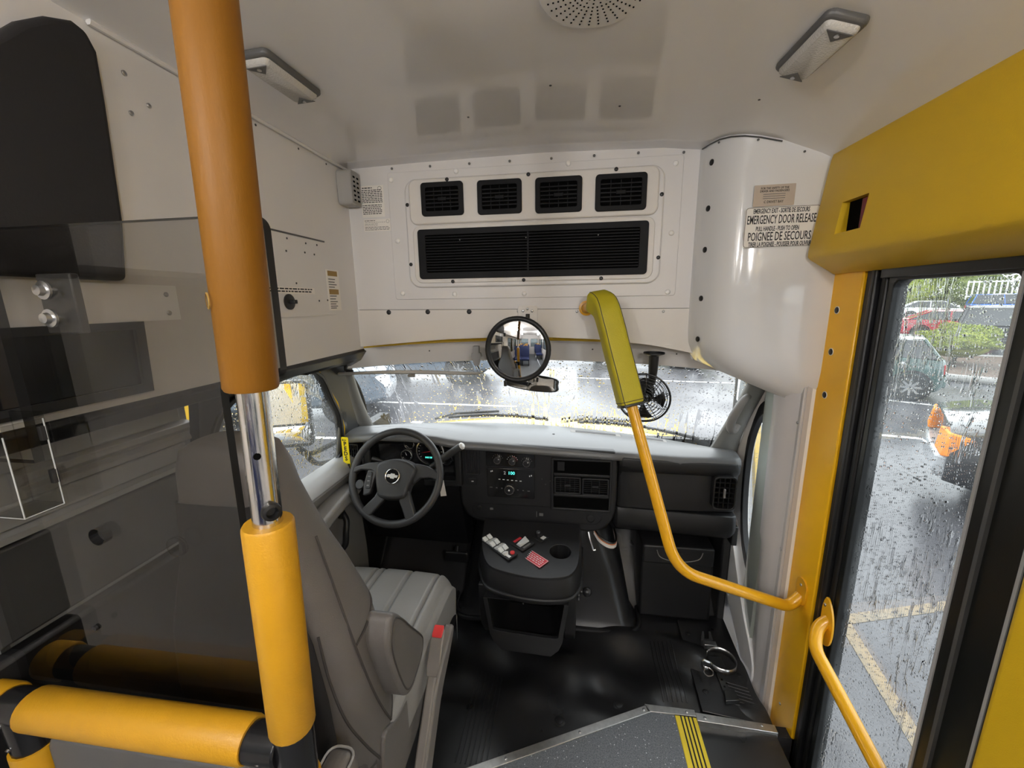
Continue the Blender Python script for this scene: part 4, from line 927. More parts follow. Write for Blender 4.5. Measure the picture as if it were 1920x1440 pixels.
MB(FW @ Matrix.Translation((.0, -.002, .0295))).lathe([(.0312, .001), (.0312, .0045), (.029, .006), (.0275, .0052)], 32).build('emblem_ring', 'chrome', em)
bow = [(-.024, .002), (-.0205, .0085), (-.0085, .0085), (-.0075, .0125), (.0095, .0105), (.0085, .0065), (.0235, .0050), (.020, -.0050), (.0085, -.0040), (.0078, -.0095), (-.0090, -.0075), (-.0095, -.0035), (-.0225, -.0035)]
MB(FW @ Matrix.Translation((.0, -.003, .0315))).prism(bow, 0, .0035).build('emblem_bow', 'switch_white', em, bevel=.0008)
col_ = thing('steering_column', 'black steering column with grey gear lever and stalk switches', 'column', (-.708, 1.62, .6))
MB(FW).loft([[(x * k, y * k - .01, z) for x, y in circ(0, 0, .055, 20, .05)] for z, k in ((-.022, .8), (-.05, 1.0), (-.16, 1.05), (-.26, 1.1))]).build('shroud', 'dash_dark', col_, smooth=60)
pts = smooth_path([(-.62, 1.60, .775), (-.585, 1.595, .800), (-.545, 1.585, .835), (-.50, 1.575, .868), (-.452, 1.568, .902)], 5)
gl_ = MB().tube(pts, [.013] * 8 + [.016] * (len(pts) - 10) + [.0165, .014], 12).build('gear_lever', 'trim_steer', col_, smooth=50)
MB().lathe([(.0150, 0), (.0150, .006), (.009, .012), (.0001, .013)], 14, pts[-1], tuple(pts[-1] - pts[-3])).build('lever_button', 'switch_white', gl_)
MB().tube([(-.77, 1.60, .79), (-.83, 1.585, .815), (-.865, 1.58, .825)], [.008, .009, .011], 8).build('signal_stalk', 'dash_black', col_)
ky = thing('key_tag', 'pale paper key tag hanging from the ignition', 'tag', (-.535, 1.60, .66))
MB().prism([(-.560, .735), (-.540, .740), (-.530, .668), (-.556, .664)], 1.575, 1.5765, 'y').build('card', 'sticker_white', ky)
MB().tube([(-.548, 1.60, .762), (-.549, 1.576, .738)], .0016, 6).build('loop', 'steel', ky)
MB().box(-.553, -.546, 1.590, 1.615, .750, .775).build('key_head', 'black_plastic', ky, bevel=.002)

# matte black mat in the driver footwell
fm = MB().grid(lambda u, v: (-1.02 + .50 * u, 1.40 + .64 * v, zfloor(-1.02 + .50 * u, 1.40 + .64 * v) + .006), 12, 20).build('footwell_mat', 'pad_black', floor, thick=.004)
# ================================================================== DOGHOUSE, CONSOLE, BIN
dg_ = MB(); secs = []
for z, x0, x1, yb_, r in ((0.0, -.555, .330, 1.640, .09), (.012, -.545, .322, 1.648, .09), (.03, -.525, .305, 1.665, .08), (.25, -.49, .262, 1.70, .10), (.42, -.46, .205, 1.735, .11), (.50, -.44, .170, 1.760, .11), (.54, -.40, .13, 1.80, .10)):
    secs.append([(x, y, z) for x, y in rrect(x0, x1, yb_, 2.045, r, 8)])
dg_.loft(secs)
dgo = tag(dg_.build('engine_cover', 'rubber_edge', smooth=60), 'black rubber-clad engine hump behind the switch console', 'engine cover')
skr = MB().tube([(x, y, .008) for x, y in rrect(-.565, .340, 1.630, 2.045, .09, 8)], .011, 8, closed=True).build('floor_flange', 'rubber_edge', dgo)

con = thing('switch_console', 'black plastic console with white rocker switches, cup holder and open bin', 'console', (-.15, 1.45, 0))
topo = [(-.378, 1.640), (.050, 1.640), (.044, 1.44), (.026, 1.365), (-.02, 1.320), (-.12, 1.312), (-.262, 1.338), (-.318, 1.378), (-.352, 1.47)]
topo = [(-.378, 1.640), (.050, 1.640)] + [(p.x, p.y) for p in smooth_path([(.048, 1.55, 0), (.044, 1.44, 0), (.030, 1.372, 0), (-.01, 1.328, 0), (-.12, 1.312, 0), (-.250, 1.333, 0), (-.312, 1.370, 0), (-.350, 1.46, 0), (-.366, 1.55, 0)], 4)]
cup_c = (-.030, 1.462); cup_r = .043
def ztop(y): return .500 + (y - 1.31) * .09
m_ = MB(); plate(m_, topo, [circ(*cup_c, cup_r, 24)[::-1]], .488, .500, 'z')
for v in m_.v: v.z += (v.y - 1.31) * .09
ctop = m_.build('console_top', 'dash_black', con, bevel=.004)
def off(pts, k, cy=1.48): return [(-.15 + (x + .15) * k, cy + (y - cy) * k) for x, y in pts]
m_ = MB(); m_.loft([[(x, y, z + (y - 1.31) * .09 * w) for x, y in off(topo, k)] for z, k, w in ((.489, 1.0, 1), (.47, 1.03, 1), (.425, 1.05, .5), (.405, 1.045, .2), (.385, .99, 0))], True, False); m_.build('upper_body', 'dash_black', con, smooth=50)
MB().lathe([(cup_r, 0), (cup_r - .003, -.075), (.0001, -.075)], 24, (*cup_c, .510)).build('cup_holder', 'black_plastic', con)
lp = MB(); lp.tube([(x, y, .412) for x, y in off(topo, 1.055)[1:]], .008, 8); lp.build('front_lip', 'dash_black', con, smooth=60)
# lower body with open bin
for xa, xb in ((-.352, -.312), (-.012, .036)): MB().prism([(1.375, .40), (1.65, .40), (1.65, .05), (1.47, .10), (1.40, .20)], xa, xb, 'x').build('side_cheek', 'dash_black', con, bevel=.006)
MB().box(-.312, -.012, 1.605, 1.65, .05, .40).build('lower_body', 'dash_dark', con)
b2 = MB()
fo = [(-.322, .375), (-.300, .215), (-.285, .180), (-.255, .145), (-.06, .138), (-.030, .168), (-.016, .205), (.006, .375)]; fi = [(-.306, .376), (-.287, .235), (-.274, .232), (-.245, .229), (-.075, .220), (-.042, .221), (-.032, .225), (-.010, .376)]
b2.ring(fo, fi, 1.335, 1.350, 'y'); b2.build('bin_front', 'dash_black', con, bevel=.004)
b3 = MB(); b3.loft([[(x, y, z) for x, z in fo] for y in (1.350, 1.60)], True, False); b3.build('bin_shell', 'dash_black', con, smooth=50)
MB().box(-.30, -.01, 1.595, 1.60, .12, .38).build('bin_back', 'dark_void', con)
inst('console_screw', FIX['small'], con, (-.16, 1.288, .405), (0, -1, .2))
# rocker switch panels
def on_top(x, y): return frame((x, y, ztop(y) + .0005), (math.cos(SWA), math.sin(SWA), 0), (-math.sin(SWA), math.cos(SWA), .085))
SWA = math.radians(-40)
F1 = on_top(-.278, 1.455)
sp = MB(F1).prism(rrect(-.088, .088, -.026, .026, .004), 0, .006).build('switch_panel', 'black_plastic', con, bevel=.0015)
rk = MB(); rk.add([(-.0095, -.009, 0), (.0095, -.009, 0), (.0095, .009, 0), (-.0095, .009, 0), (-.0095, -.009, .012), (.0095, -.009, .003), (.0095, .009, .003), (-.0095, .009, .012)], [(0, 3, 2, 1), (4, 5, 6, 7), (0, 1, 5, 4), (1, 2, 6, 5), (2, 3, 7, 6), (3, 0, 4, 7)])
rkm = rk.mesh('rocker', 'switch_white', 20)
for i in range(6):
    for j in range(2):
        if i == 5 and j == 1: continue
        o = inst('rocker_switch', rkm, sp, None, M=F1 @ Matrix.Translation((-.074 + i * .0245 + (0.003 if i > 2 else 0), -.0115 + j * .023, .006)) @ Matrix.Rotation(PI * (i % 2), 4, 'Z'))
MB(F1).lathe([(.009, .006), (.009, .011), (.006, .013), (.0001, .013)], 16, (.070, .0115, 0)).build('red_push_button', 'red_button', sp)
MB(F1).box(.060, .082, -.017, -.006, .006, .0068).build('switch_tag', 'print_white', sp)
F2 = on_top(-.188, 1.490)
sp2_ = MB(F2).prism(rrect(-.040, .040, -.034, .034, .004), 0, .006).build('switch_panel', 'black_plastic', con, bevel=.0015)
MB(F2).add([(-.006, -.026, .006), (.018, -.026, .006), (.018, .026, .006), (-.006, .026, .006), (-.006, -.026, .009), (.018, -.026, .022), (.018, .026, .009), (-.006, .026, .022)], [(0, 3, 2, 1), (4, 5, 6, 7), (0, 1, 5, 4), (1, 2, 6, 5), (2, 3, 7, 6), (3, 0, 4, 7)]).build('rocker_switch', 'switch_white', sp2_, bevel=.002)
MB(F2).box(-.033, -.020, -.020, .020, .006, .0064).build('panel_mark', 'print_red', sp2_)
MB(F2).box(.025, .034, -.020, .020, .006, .0064).build('panel_mark', 'print_grey', sp2_)
F3 = on_top(-.118, 1.540)
sp3 = MB(F3).prism(rrect(-.030, .030, -.022, .022, .003), 0, .003).build('dimmer_plate', 'black_plastic', con, bevel=.001)
MB(F3).lathe([(.013, .003), (.011, .020), (.009, .022), (.0001, .022)], 18, (-.008, .0, 0)).build('dimmer_knob', 'black_plastic', sp3)
MB(F3).lathe([(.0085, .022), (.008, .0235), (.0001, .0235)], 16, (-.008, .0, 0)).build('knob_cap', 'steel', sp3)
MB(F3).box(.008, .026, -.006, .014, .003, .0034).build('plate_print', 'print_white', sp3)
F4 = on_top(-.122, 1.395)
F4 = frame((-.128, 1.410, ztop(1.41) + .0006), (math.cos(SWA), math.sin(SWA), 0), (-math.sin(SWA), math.cos(SWA), .085))
st_ = MB(F4).prism(rrect(-.052, .052, -.026, .026, .002, 2), 0, .0012).build('red_warning_sticker', 'sticker_red', con)
MB(F4).ring(rrect(-.0505, .0505, -.0245, .0245, .002, 2), rrect(-.049, .049, -.023, .023, .002, 2), .0012, .0015).build('sticker_border', 'print_white', st_)
b = MB(F4)
for r_ in range(4):
    x = -.042
    while x < .036: w = random.uniform(.006, .014); b.box(x, min(x + w, .042), .012 - r_ * .009, .0155 - r_ * .009, .0012, .0015); x += w + .004
tag(b.build('sticker_print', 'print_white', st_), kind='stuff')
# ball mount on the console side
bm_ = thing('ball_mount', 'small black ball mount bolted to the right side of the console', 'mount', (.05, 1.44, .36))
MB().lathe([(.024, 0), (.024, .008), (.010, .012), (.009, .025)], 18, (.036, 1.43, .365), (1, 0, 0)).build('mount_plate', 'black_plastic', bm_)
MB().lathe([(.0001, -.019)] + [(.019 * math.cos(a), .019 * math.sin(a)) for a in [math.radians(-80 + 16 * k) for k in range(11)]] + [(.0001, .019)], 18, (.078, 1.43, .365)).build('ball', 'rubber_edge', bm_)
for dz in (-.018, .0, .018): MB().lathe([(.006, 0), (.006, .004), (.0001, .004)], 10, (.044, 1.41, .365 + dz), (1, 0, 0)).build('mount_screw', 'steel', bm_)
# hanging hook and wire bundle under the stack
hk = thing('steel_hook', 'small bent steel hook hanging under the centre stack', 'hook', (.085, 1.665, .42))
MB().tube(smooth_path([(.090, 1.672, .480), (.096, 1.660, .455), (.106, 1.650, .425), (.112, 1.645, .410), (.122, 1.645, .412)], 4), .0045, 8).build('hook_wire', 'steel', hk)
wb_ = thing('wire_bundle', 'loose copper and white wires looping under the dash', 'wires', (.16, 1.68, .44))
for k, (m__, dz) in enumerate((('copper_wire', 0), ('wire_white', -.008), ('wire_white', -.016), ('steel_dark', .006))):
    MB().tube(smooth_path([(.118, 1.70, .475 + dz), (.140, 1.665, .458 + dz), (.175, 1.655, .440 + dz), (.205, 1.668, .432 + dz), (.215, 1.70, .440 + dz), (.21, 1.75, .46)], 5), .0045, 8).build('wire', m__, wb_)
# passenger side storage box
bx_ = thing('storage_box', 'closed black plastic box on the passenger floor under the glove box', 'box', (.50, 1.84, 0))
MB().prism([(1.742, .015), (1.92, .015), (1.92, .385), (1.752, .385)], .340, .662, 'x').build('box_body', 'dash_dark', bx_, bevel=.012, seg=3)
MB().prism(rrect(.345, .657, .300, .392, .012), 1.740, 1.90, 'y').build('box_lid', 'dash_black', bx_, bevel=.008, seg=3)
MB().tube(smooth_path([(.405, 1.738, .372), (.425, 1.737, .335), (.50, 1.736, .320), (.585, 1.737, .335), (.605, 1.738, .372)], 5), .002, 6).build('lid_groove', 'trim_grey', bx_)
MB().lathe([(.017, 0), (.017, .004), (.0001, .005)], 18, (.505, 1.740, .350), (0, -1, 0)).build('lid_lock', 'black_plastic', bx_)
# black plastic upright beside the kick panel
struct(MB().loft([[(.70, 1.78, z), (.735, 1.77, z), (.735, 1.90, z), (.70, 1.90, z)] for z in (.0, .25, .46)]).build('trim_8', 'black_plastic', bevel=.008), 'black plastic upright beside the kick panel')
# fire extinguisher bracket on the floor
fb = thing('extinguisher_bracket', 'empty fire extinguisher bracket with open steel strap on the floor', 'bracket', (.61, 1.48, .011))
MB().box(.600, .628, 1.36, 1.60, .012, .018).build('back_plate', 'steel_dark', fb, bevel=.001)
MB().prism([(-.026, 0), (.026, 0), (.026, .022), (.018, .060), (.010, .060), (.010, .030), (-.010, .030), (-.010, .060), (-.018, .060), (-.026, .022)], -.002, .002).build('fork', 'black_plastic', None).matrix_world = frame((.606, 1.595, .018), (1, .1, 0), (0, .35, .94))
fk = bpy.data.objects['fork']; mw = fk.matrix_world.copy(); adopt(fk, fb); fk.matrix_basis = mw
MB().box(.588, .640, 1.575, 1.60, .018, .042).build('fork_foot', 'steel', fb, bevel=.002)
MB().prism([(.592, 1.335), (.645, 1.345), (.640, 1.385), (.600, 1.380)], .012, .030, 'z').build('foot_shelf', 'steel_dark', fb, bevel=.002)
strap = [(.630 + .055 * math.cos(a), 1.500 + .055 * math.sin(a)) for a in [math.radians(-150 + 300 * k / 28) for k in range(29)]]
s_ = MB(); s_.loft([[(x, y, .030), (x, y, .056)] for x, y in strap], False, False); s_.build('strap', 'steel', fb, thick=.0016)
s_ = MB(); s_.loft([[(x, y, .032), (x, y, .054)] for x, y in [(.583, 1.475), (.56, 1.49), (.545, 1.478), (.548, 1.455), (.565, 1.45)]], False, False); s_.build('strap_end', 'steel', fb, thick=.0016)
MB().box(.585, .640, 1.47, 1.53, .018, .034).build('cradle', 'steel_dark', fb, bevel=.003)
MB().tube(smooth_path([(.560, 1.46, .045), (.545, 1.44, .040), (.555, 1.425, .038), (.575, 1.43, .04), (.578, 1.45, .042)], 4, True), .0022, 6, closed=True).build('latch_loop', 'steel', fb)
for x, y in ((.612, 1.405), (.625, 1.42), (.612, 1.435)): MB().lathe([(.004, 0), (.004, .001), (.0001, .001)], 10, (x, y, .018)).build('hole', 'dark_void', fb)

# ================================================================== DRIVER SEAT
seat = thing('driver_chair', 'grey vinyl driver seat with ribbed cushion, high back and right armrest', 'chair', (-.70, 1.05, 0))
SX = -.662
def cushion(u, v):          # u across the width (wraps over the sides), v from rear to front (rolls over the nose)
    a = (u - .5) * 2; W = .236 - .012 * max(0, 1 - v * 3)
    x = SX + W * math.copysign(min(1, abs(a) ** .92 * 1.08), a) if abs(a) < .86 else SX + math.copysign(W, a)
    drop = 0
    if abs(a) > .70: t = (abs(a) - .70) / .30; drop = .165 * t ** 2.2
    y = .76 + .55 * min(1, v * 1.10); nose = 0
    if v > .78: t = (v - .78) / .22; nose = .14 * t ** 2.4; y += .012 * math.sin(PI * t)
    z = .500 + .020 * math.sin(min(1, v) * PI * .9) - .012 * (a * a) - drop - nose
    for s in (-.62, -.20, -.10, .28, .70):
        dd_ = abs(a - s); z -= .012 * math.exp(-(dd_ / .022) ** 2) * (1 if v > .05 else 0)
    return (x, y, z)
MB().grid(cushion, 140, 44).build('cushion', 'vinyl', seat, smooth=80)
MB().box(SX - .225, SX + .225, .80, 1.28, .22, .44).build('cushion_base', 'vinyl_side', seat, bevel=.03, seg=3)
# backrest: leaning loft that narrows into the headrest
secs = []; N = 40
for z, w, yfr, yrr, dx in ((.36, .215, .86, .665, 0), (.42, .220, .865, .645, 0), (.55, .222, .855, .630, 0), (.70, .220, .835, .615, .005), (.85, .195, .80, .598, .020), (.95, .158, .77, .588, .030), (1.02, .128, .748, .582, .035), (1.09, .108, .73, .580, .034), (1.15, .098, .715, .582, .030), (1.20, .094, .705, .585, .028), (1.24, .080, .695, .590, .026), (1.255, .055, .68, .60, .026)):
    c = (yfr + yrr) / 2; h = (yfr - yrr) / 2; sec = []
    for k in range(N):
        a = 2 * PI * k / N; ca, sa = math.cos(a), math.sin(a); e = .42
        sec.append((SX + dx + w * math.copysign(abs(ca) ** e, ca), c + h * math.copysign(abs(sa) ** .62, sa), z))
    secs.append(sec)
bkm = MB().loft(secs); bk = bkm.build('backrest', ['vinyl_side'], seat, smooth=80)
# stitched seams on the right flank
def seam(pts, parent, r=.0028): MB().tube(smooth_path(pts, 6), r, 6).build('seam', 'seam', parent)
BT = ((.36, .215, .86, .665, 0), (.42, .220, .865, .645, 0), (.55, .222, .855, .630, 0), (.70, .220, .835, .615, .005), (.85, .195, .80, .598, .020), (.95, .158, .77, .588, .030), (1.02, .128, .748, .582, .035), (1.09, .108, .73, .580, .034), (1.15, .098, .715, .582, .030))
def flank(y, z):            # point on the right flank of the backrest
    w, yfr, yrr, dx = [lerp_table([(t_[0], t_[i]) for t_ in BT], z) for i in (1, 2, 3, 4)]
    c = (yfr + yrr) / 2; h = (yfr - yrr) / 2; sa = min(.97, abs(y - c) / h) ** (1 / .62); return (SX + dx + w * math.sqrt(1 - sa * sa) ** .42 + .0012, y, z)
def fseam(pts): seam([flank(y, z) for y, z in pts], bk)
fseam([(.672, 1.04), (.665, .98), (.660, .90), (.665, .82), (.685, .72), (.715, .62), (.75, .53), (.785, .455)])
fseam([(.785, .86), (.765, .825), (.725, .80), (.672, .785)])
fseam([(.785, .455), (.815, .50), (.832, .56)])
fseam([(.612, .86), (.625, .74), (.645, .62), (.68, .51), (.72, .42)])
rb = MB(); secs = []
for z in (.46, .55, .70, .85, .95, 1.02, 1.09, 1.15):
    w, yrr, dx = [lerp_table([(t_[0], t_[i]) for t_ in BT], z) for i in (1, 3, 4)]; k = .80
    secs.append([(SX + dx - w * k, yrr + .004, z), (SX + dx - w * k * .9, yrr - .005, z), (SX + dx, yrr - .007, z), (SX + dx + w * k * .9, yrr - .005, z), (SX + dx + w * k, yrr + .004, z)])
rb.loft(secs, False, False); rb.build('back_panel', 'pad_black', seat, smooth=60, thick=.003)
# lower flank and carpeted rear skirt
MB().prism([(p.x, p.y) for p in smooth_path([(.735, .47), (.80, .44), (.90, .43), (1.00, .40), (1.02, .33), (.98, .27), (.82, .245), (.73, .26), (.715, .36)], 4, True)], -.475, -.432, 'x').build('side_shield', 'vinyl_side', seat, bevel=.018, seg=3)
MB().loft([[(SX - .21, .655, z), (SX + .205, .655, z), (SX + .21, .69, z), (SX + .21, .86, z), (SX - .21, .86, z)] for z in (.20, .30, .42, .47)]).build('rear_skirt', 'seat_carpet', seat, bevel=.02, seg=3)
MB().tube(smooth_path([(-.452, .700, .43), (-.446, .690, .36), (-.448, .692, .29), (-.452, .71, .24)], 5), .012, 8).build('carpet_roll', 'seat_carpet', seat)
ped = MB(); ped.loft([[(SX - .19 * k, .74, z), (SX + .19 * k, .74, z), (SX + .19 * k, 1.25, z), (SX - .19 * k, 1.25, z)] for z, k in ((.0, 1.0), (.12, .95), (.24, 1.05))]); ped.build('pedestal', 'black_plastic', seat, bevel=.01)
# armrest, folded
ar = [(p.x, p.y) for p in smooth_path([(.716, .785), (.738, .812), (.775, .782), (.83, .706), (.895, .618), (.908, .585), (.890, .552), (.845, .532), (.800, .528), (.766, .562), (.728, .668), (.710, .745)], 4, True)]
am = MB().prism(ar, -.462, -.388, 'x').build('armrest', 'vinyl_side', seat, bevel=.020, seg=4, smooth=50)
sa_ = [(.802 + (y - .802) * .86, .665 + (z - .665) * .86) for y, z in ar]
MB().tube([(-.3885, y, z) for y, z in sa_], .0022, 6, closed=True).build('seam', 'seam', am)
# buckle stalk and recliner lever on the right
bk_ = MB().loft([[(-.412, y - .014, z - .006), (-.385, y - .014, z - .006), (-.385, y + .014, z + .006), (-.412, y + .014, z + .006)] for y, z in ((.80, .19), (.86, .27), (.93, .35), (.985, .415))]).build('buckle_stalk', 'buckle_grey', seat, bevel=.005)
bh = MB().loft([[(-.420 + s, y - .018 + s, z - .008), (-.377 - s, y - .018 + s, z - .008), (-.377 - s, y + .018 - s, z + .008), (-.420 + s, y + .018 - s, z + .008)] for y, z, s in ((.975, .405, .004), (.995, .430, 0), (1.035, .482, .002))]).build('belt_buckle', 'buckle_grey', seat, bevel=.004)
MB().loft([[(-.415, y - .012, z), (-.382, y - .012, z), (-.382, y + .014, z + .01), (-.415, y + .014, z + .01)] for y, z in ((1.032, .480), (1.040, .489))]).build('release_button', 'red_button', bh, bevel=.003)
lv = [(p.x, p.y) for p in smooth_path([(.80, .16), (.84, .17), (.92, .26), (1.00, .34), (1.10, .375), (1.165, .395), (1.175, .370), (1.12, .325), (1.03, .270), (.95, .18), (.88, .10), (.80, .10)], 4, True)]
MB().prism(lv, -.425, -.392, 'x').build('recliner_lever', 'buckle_grey', seat, bevel=.010, seg=3)
# ================================================================== PARTITION, POLES, MIRRORS, FAN
YP = .486
KP = YP / .470
def sp2(x, z): return (x * KP, 1.5 + (z - 1.5) * KP)
# smoked acrylic screen behind the driver: one L-shaped sheet with a round hole
arc_ = lambda cx, cz, r, a0, a1, n=6: [(cx + r * math.cos(math.radians(a0 + (a1 - a0) * k / n)), cz + r * math.sin(math.radians(a0 + (a1 - a0) * k / n))) for k in range(n + 1)]
outl = [(-1.030, .82)] + [sp2(*p) for p in [(-.478, .84)] + arc_(-.452, 1.386, .016, 180, 90) + arc_(-.392, 1.420, .018, -90, 0) + arc_(-.390, 1.590, .018, 0, 90)] + [(-.838, 1.610), (-.838, 1.258), (-1.030, 1.258)]
scr = thing('driver_screen', 'smoked clear acrylic safety screen behind the driver seat', 'screen', (-.67, YP, .84))
m_ = MB(); m_.edge_slot = 1; plate(m_, outl, [circ(*sp2(-.730, 1.147), .0145, 20)[::-1]], YP, YP + .013, 'y'); m_.build('acrylic_sheet', ['smoke_acrylic', 'seal_black'], scr, smooth=0, merge=True)
MB().box(-.870, -.866, .585, .800, 1.470, 1.543).build('wall_bracket', 'bright_white', scr)
MB().box(-.772, -.712, YP + .014, YP + .026, 1.462, 1.548).build('bracket_block', 'metal_grey_dark', scr, bevel=.002)
for z in (1.524, 1.485):
    MB().lathe([(.013, 0), (.013, .003), (.008, .004), (.007, .010), (.0001, .011)], 16, (-.739, YP, z), (0, -1, 0)).build('bracket_bolt', 'steel', scr)
    inst('bracket_screw', FIX['steel'], scr, (-.866, .775, z), (1, 0, 0))
MB().lathe([(.005, 0), (.005, .004), (.0001, .005)], 12, (-.800, YP, .960), (0, -1, 0)).build('screen_bolt', 'black_plastic', scr)
MB().lathe([(.0155, 0), (.0165, .003), (.014, .004)], 22, (-.605, YP, 1.131), (0, -1, 0)).build('hole_reflection', 'clear_acrylic', scr)  # added clear ring, stands in for the hole's reflection in the sheet
hold = thing('leaflet_holder', 'empty clear acrylic leaflet holder fixed to the smoked screen', 'holder', (-.80, YP, 1.17))
hx_a, hx_b = -.855, -.795
m_ = MB(); m_.box(hx_a, hx_b, YP - .004, YP - .001, 1.195, 1.345).box(hx_a, hx_b, YP - .052, YP - .049, 1.195, 1.320).box(hx_b - .003, hx_b, YP - .049, YP - .004, 1.195, 1.335).box(hx_a, hx_a + .003, YP - .049, YP - .004, 1.195, 1.335).box(hx_a, hx_b, YP - .052, YP - .001, 1.192, 1.195)
pk_ = m_.build('pocket', 'clear_acrylic', hold, smooth=0)
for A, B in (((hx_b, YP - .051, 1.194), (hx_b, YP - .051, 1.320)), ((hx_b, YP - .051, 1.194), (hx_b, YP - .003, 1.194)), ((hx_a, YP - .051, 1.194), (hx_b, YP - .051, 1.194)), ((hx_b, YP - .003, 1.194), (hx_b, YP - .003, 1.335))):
    MB().tube([A, B], .0010, 6).build('edge_glint', 'glint_grey', pk_)  # thin pale rods added as the light caught on the holder's edges
for z in (1.315, 1.245): MB().box(hx_b - .006, hx_b + .0008, YP - .009, YP - .001, z - .014, z + .008).build('adhesive_pad', 'pad_black', hold)

# padded stanchion
pole = thing('padded_stanchion', 'yellow foam-padded grab pole with a bare chrome gap', 'pole', (-.415, .450, 0))
def px_(z): return -.4185 + (z - .80) * .028
def seg_(z0, z1, r, name, m, n=22): 
    return MB().tube([(px_(z0), .45, z0), (px_(z0 + .004), .45, z0 + .004), (px_(z1 - .004), .45, z1 - .004), (px_(z1), .45, z1)], [r * .94, r, r, r * .94], n).build(name, m, pole, smooth=50)
seg_(.0, 2.02, .0185, 'chrome_tube', 'chrome')
up_ = seg_(1.395, 2.01, .0315, 'upper_padding', 'yellow_foam_shaded'); lo_ = seg_(.862, 1.208, .0325, 'lower_padding', 'yellow_foam')
MB().tube([(px_(z) - .024, .45 - .0205, z) for z in (.88, .95, 1.05, 1.15, 1.19)], .0012, 5).build('padding_slit', 'seam', lo_)
MB().lathe([(.010, 0), (.010, .001), (.0085, .0015)], 18, (px_(1.505) - .020, .45 - .026, 1.505), (-.6, -.78, 0)).build('padding_mark', 'sticker_brown', up_)
MB().lathe([(.0115, 0), (.0125, .003), (.0115, .009), (.0075, .010), (.006, .002), (.0001, .002)], 20, (px_(1.23) + .0145, .45 - .0105, 1.232), (.82, -.57, 0)).build('tube_plug', 'seal_black', pole)
MB().lathe([(.0045, 0), (.0045, .001), (.0001, .001)], 12, (px_(1.31) + .010, .45 - .0160, 1.31), (.5, -.86, 0)).build('tube_hole', 'dark_void', pole)
fit = MB().tube([(px_(.76), .45, .76), (px_(.862), .45, .862)], .029, 20).build('clamp_fitting', 'clamp_black', pole, bevel=.003)
seg_(.10, .762, .0325, 'base_padding', 'yellow_foam')
# padded barrier rail
rail = thing('padded_barrier_rail', 'yellow foam-padded horizontal barrier rail with black clamp fittings', 'rail', (-.66, .445, .83))
RY = .443
MB().tube([(-1.05, RY, .822), (-.44, RY, .828)], .0185, 16).build('tube', 'chrome', rail)
rp_ = MB().tube([(-.905, RY, .826), (-.900, RY, .826), (-.489, RY, .832), (-.484, RY, .832)], [.030, .033, .033, .031], 22).build('rail_padding', 'yellow_foam', rail, smooth=50)
MB().tube([(-1.06, RY, .822), (-.958, RY, .826), (-.953, RY, .826)], [.033, .033, .031], 22).build('rail_padding', 'yellow_foam', rail, smooth=50)
cl1 = MB().tube([(-.490, RY, .830), (-.430, RY, .830)], .0285, 20).build('clamp_fitting', 'clamp_black', rail, bevel=.003)
cl2 = MB().tube([(-.958, RY, .826), (-.902, RY, .826)], .0285, 20).build('clamp_fitting', 'clamp_black', rail, bevel=.003)
MB().tube([(-.930, RY, .826), (-.925, RY, .745)], .0285, 18).build('tee_branch', 'clamp_black', cl2, bevel=.003)
MB().tube([(-.925, RY, .750), (-.920, RY, .10)], .0325, 20).build('post_padding', 'yellow_foam', rail, smooth=50)
for x, z in ((-.465, .808), (-.435, .803)): MB().lathe([(.0035, 0), (.0035, .003), (.0001, .003)], 10, (x, RY - .028, z), (0, -1, -.3)).build('clamp_screw', 'steel', cl1)
for x, z in ((-.945, .808), (-.930, .768)): MB().lathe([(.0035, 0), (.0035, .003), (.0001, .003)], 10, (x, RY - .028, z), (0, -1, -.3)).build('clamp_screw', 'steel', cl2)
mod = tag(MB().prism(rrect(-.880, -.482, .08, .786, .03), RY - .012, RY + .008, 'y').build('modesty_panel', 'metal_grey_dark', bevel=.008, seg=3), 'dark grey modesty panel under the padded barrier rail', 'panel')
gb_ = thing('grey_seat_corner', 'grey padded seat corner just behind the foot of the grab pole', 'seat', (-.405, .54, .45))
MB().loft([[(x, y, z) for x, y in rrect(-.450 + s, -.392 - s, .49 + s, .57 - s, .012, 4)] for z, s in ((.45, .0), (.640, .0), (.660, .005), (.670, .016))]).build('pad', 'vinyl_side', gb_, smooth=60)
MB().tube([(x, y, .662) for x, y in rrect(-.448, -.394, .492, .568, .02, 4)], .0025, 6, closed=True).build('piping', 'trim_light', gb_)
# round interior mirror
mc = Vector((-.192, 1.452, 1.326)); mn = Vector((-.055, -1, -.03)).normalized()
rm = thing('round_convex_mirror', 'round convex interior mirror with thick black rim above the windscreen', 'mirror', tuple(mc))
FM = Matrix.Translation(mc) @ rot_to(mn).to_4x4()
rr_ = .106; Rs = .42
MB(FM).lathe([(r, math.sqrt(Rs * Rs - r * r) - math.sqrt(Rs * Rs - rr_ * rr_) + .002) for r in [rr_ * (1 - k / 24) for k in range(24)] + [.0001]], 56).build('mirror_face', 'mirror_glass', rm, smooth=180)
MB(FM).lathe([(.104, .002), (.106, .009), (.113, .012), (.120, .009), (.122, .0), (.118, -.018), (.09, -.035), (.03, -.045), (.0001, -.045)], 48).build('rim', 'black_plastic', rm, smooth=60)
MB().tube(fillet_path([tuple(mc - mn * .04), tuple(mc - mn * .07 + Vector((0, 0, .02))), (-.168, 1.562, 1.40), (-.167, 1.571, 1.45)], .03), .008, 10).build('arm', 'black_plastic', rm)
MB().prism(rrect(-.205, -.130, 1.385, 1.482, .008), 1.571, 1.577, 'y').build('mount_plate', 'panel_warm', rm, bevel=.001)
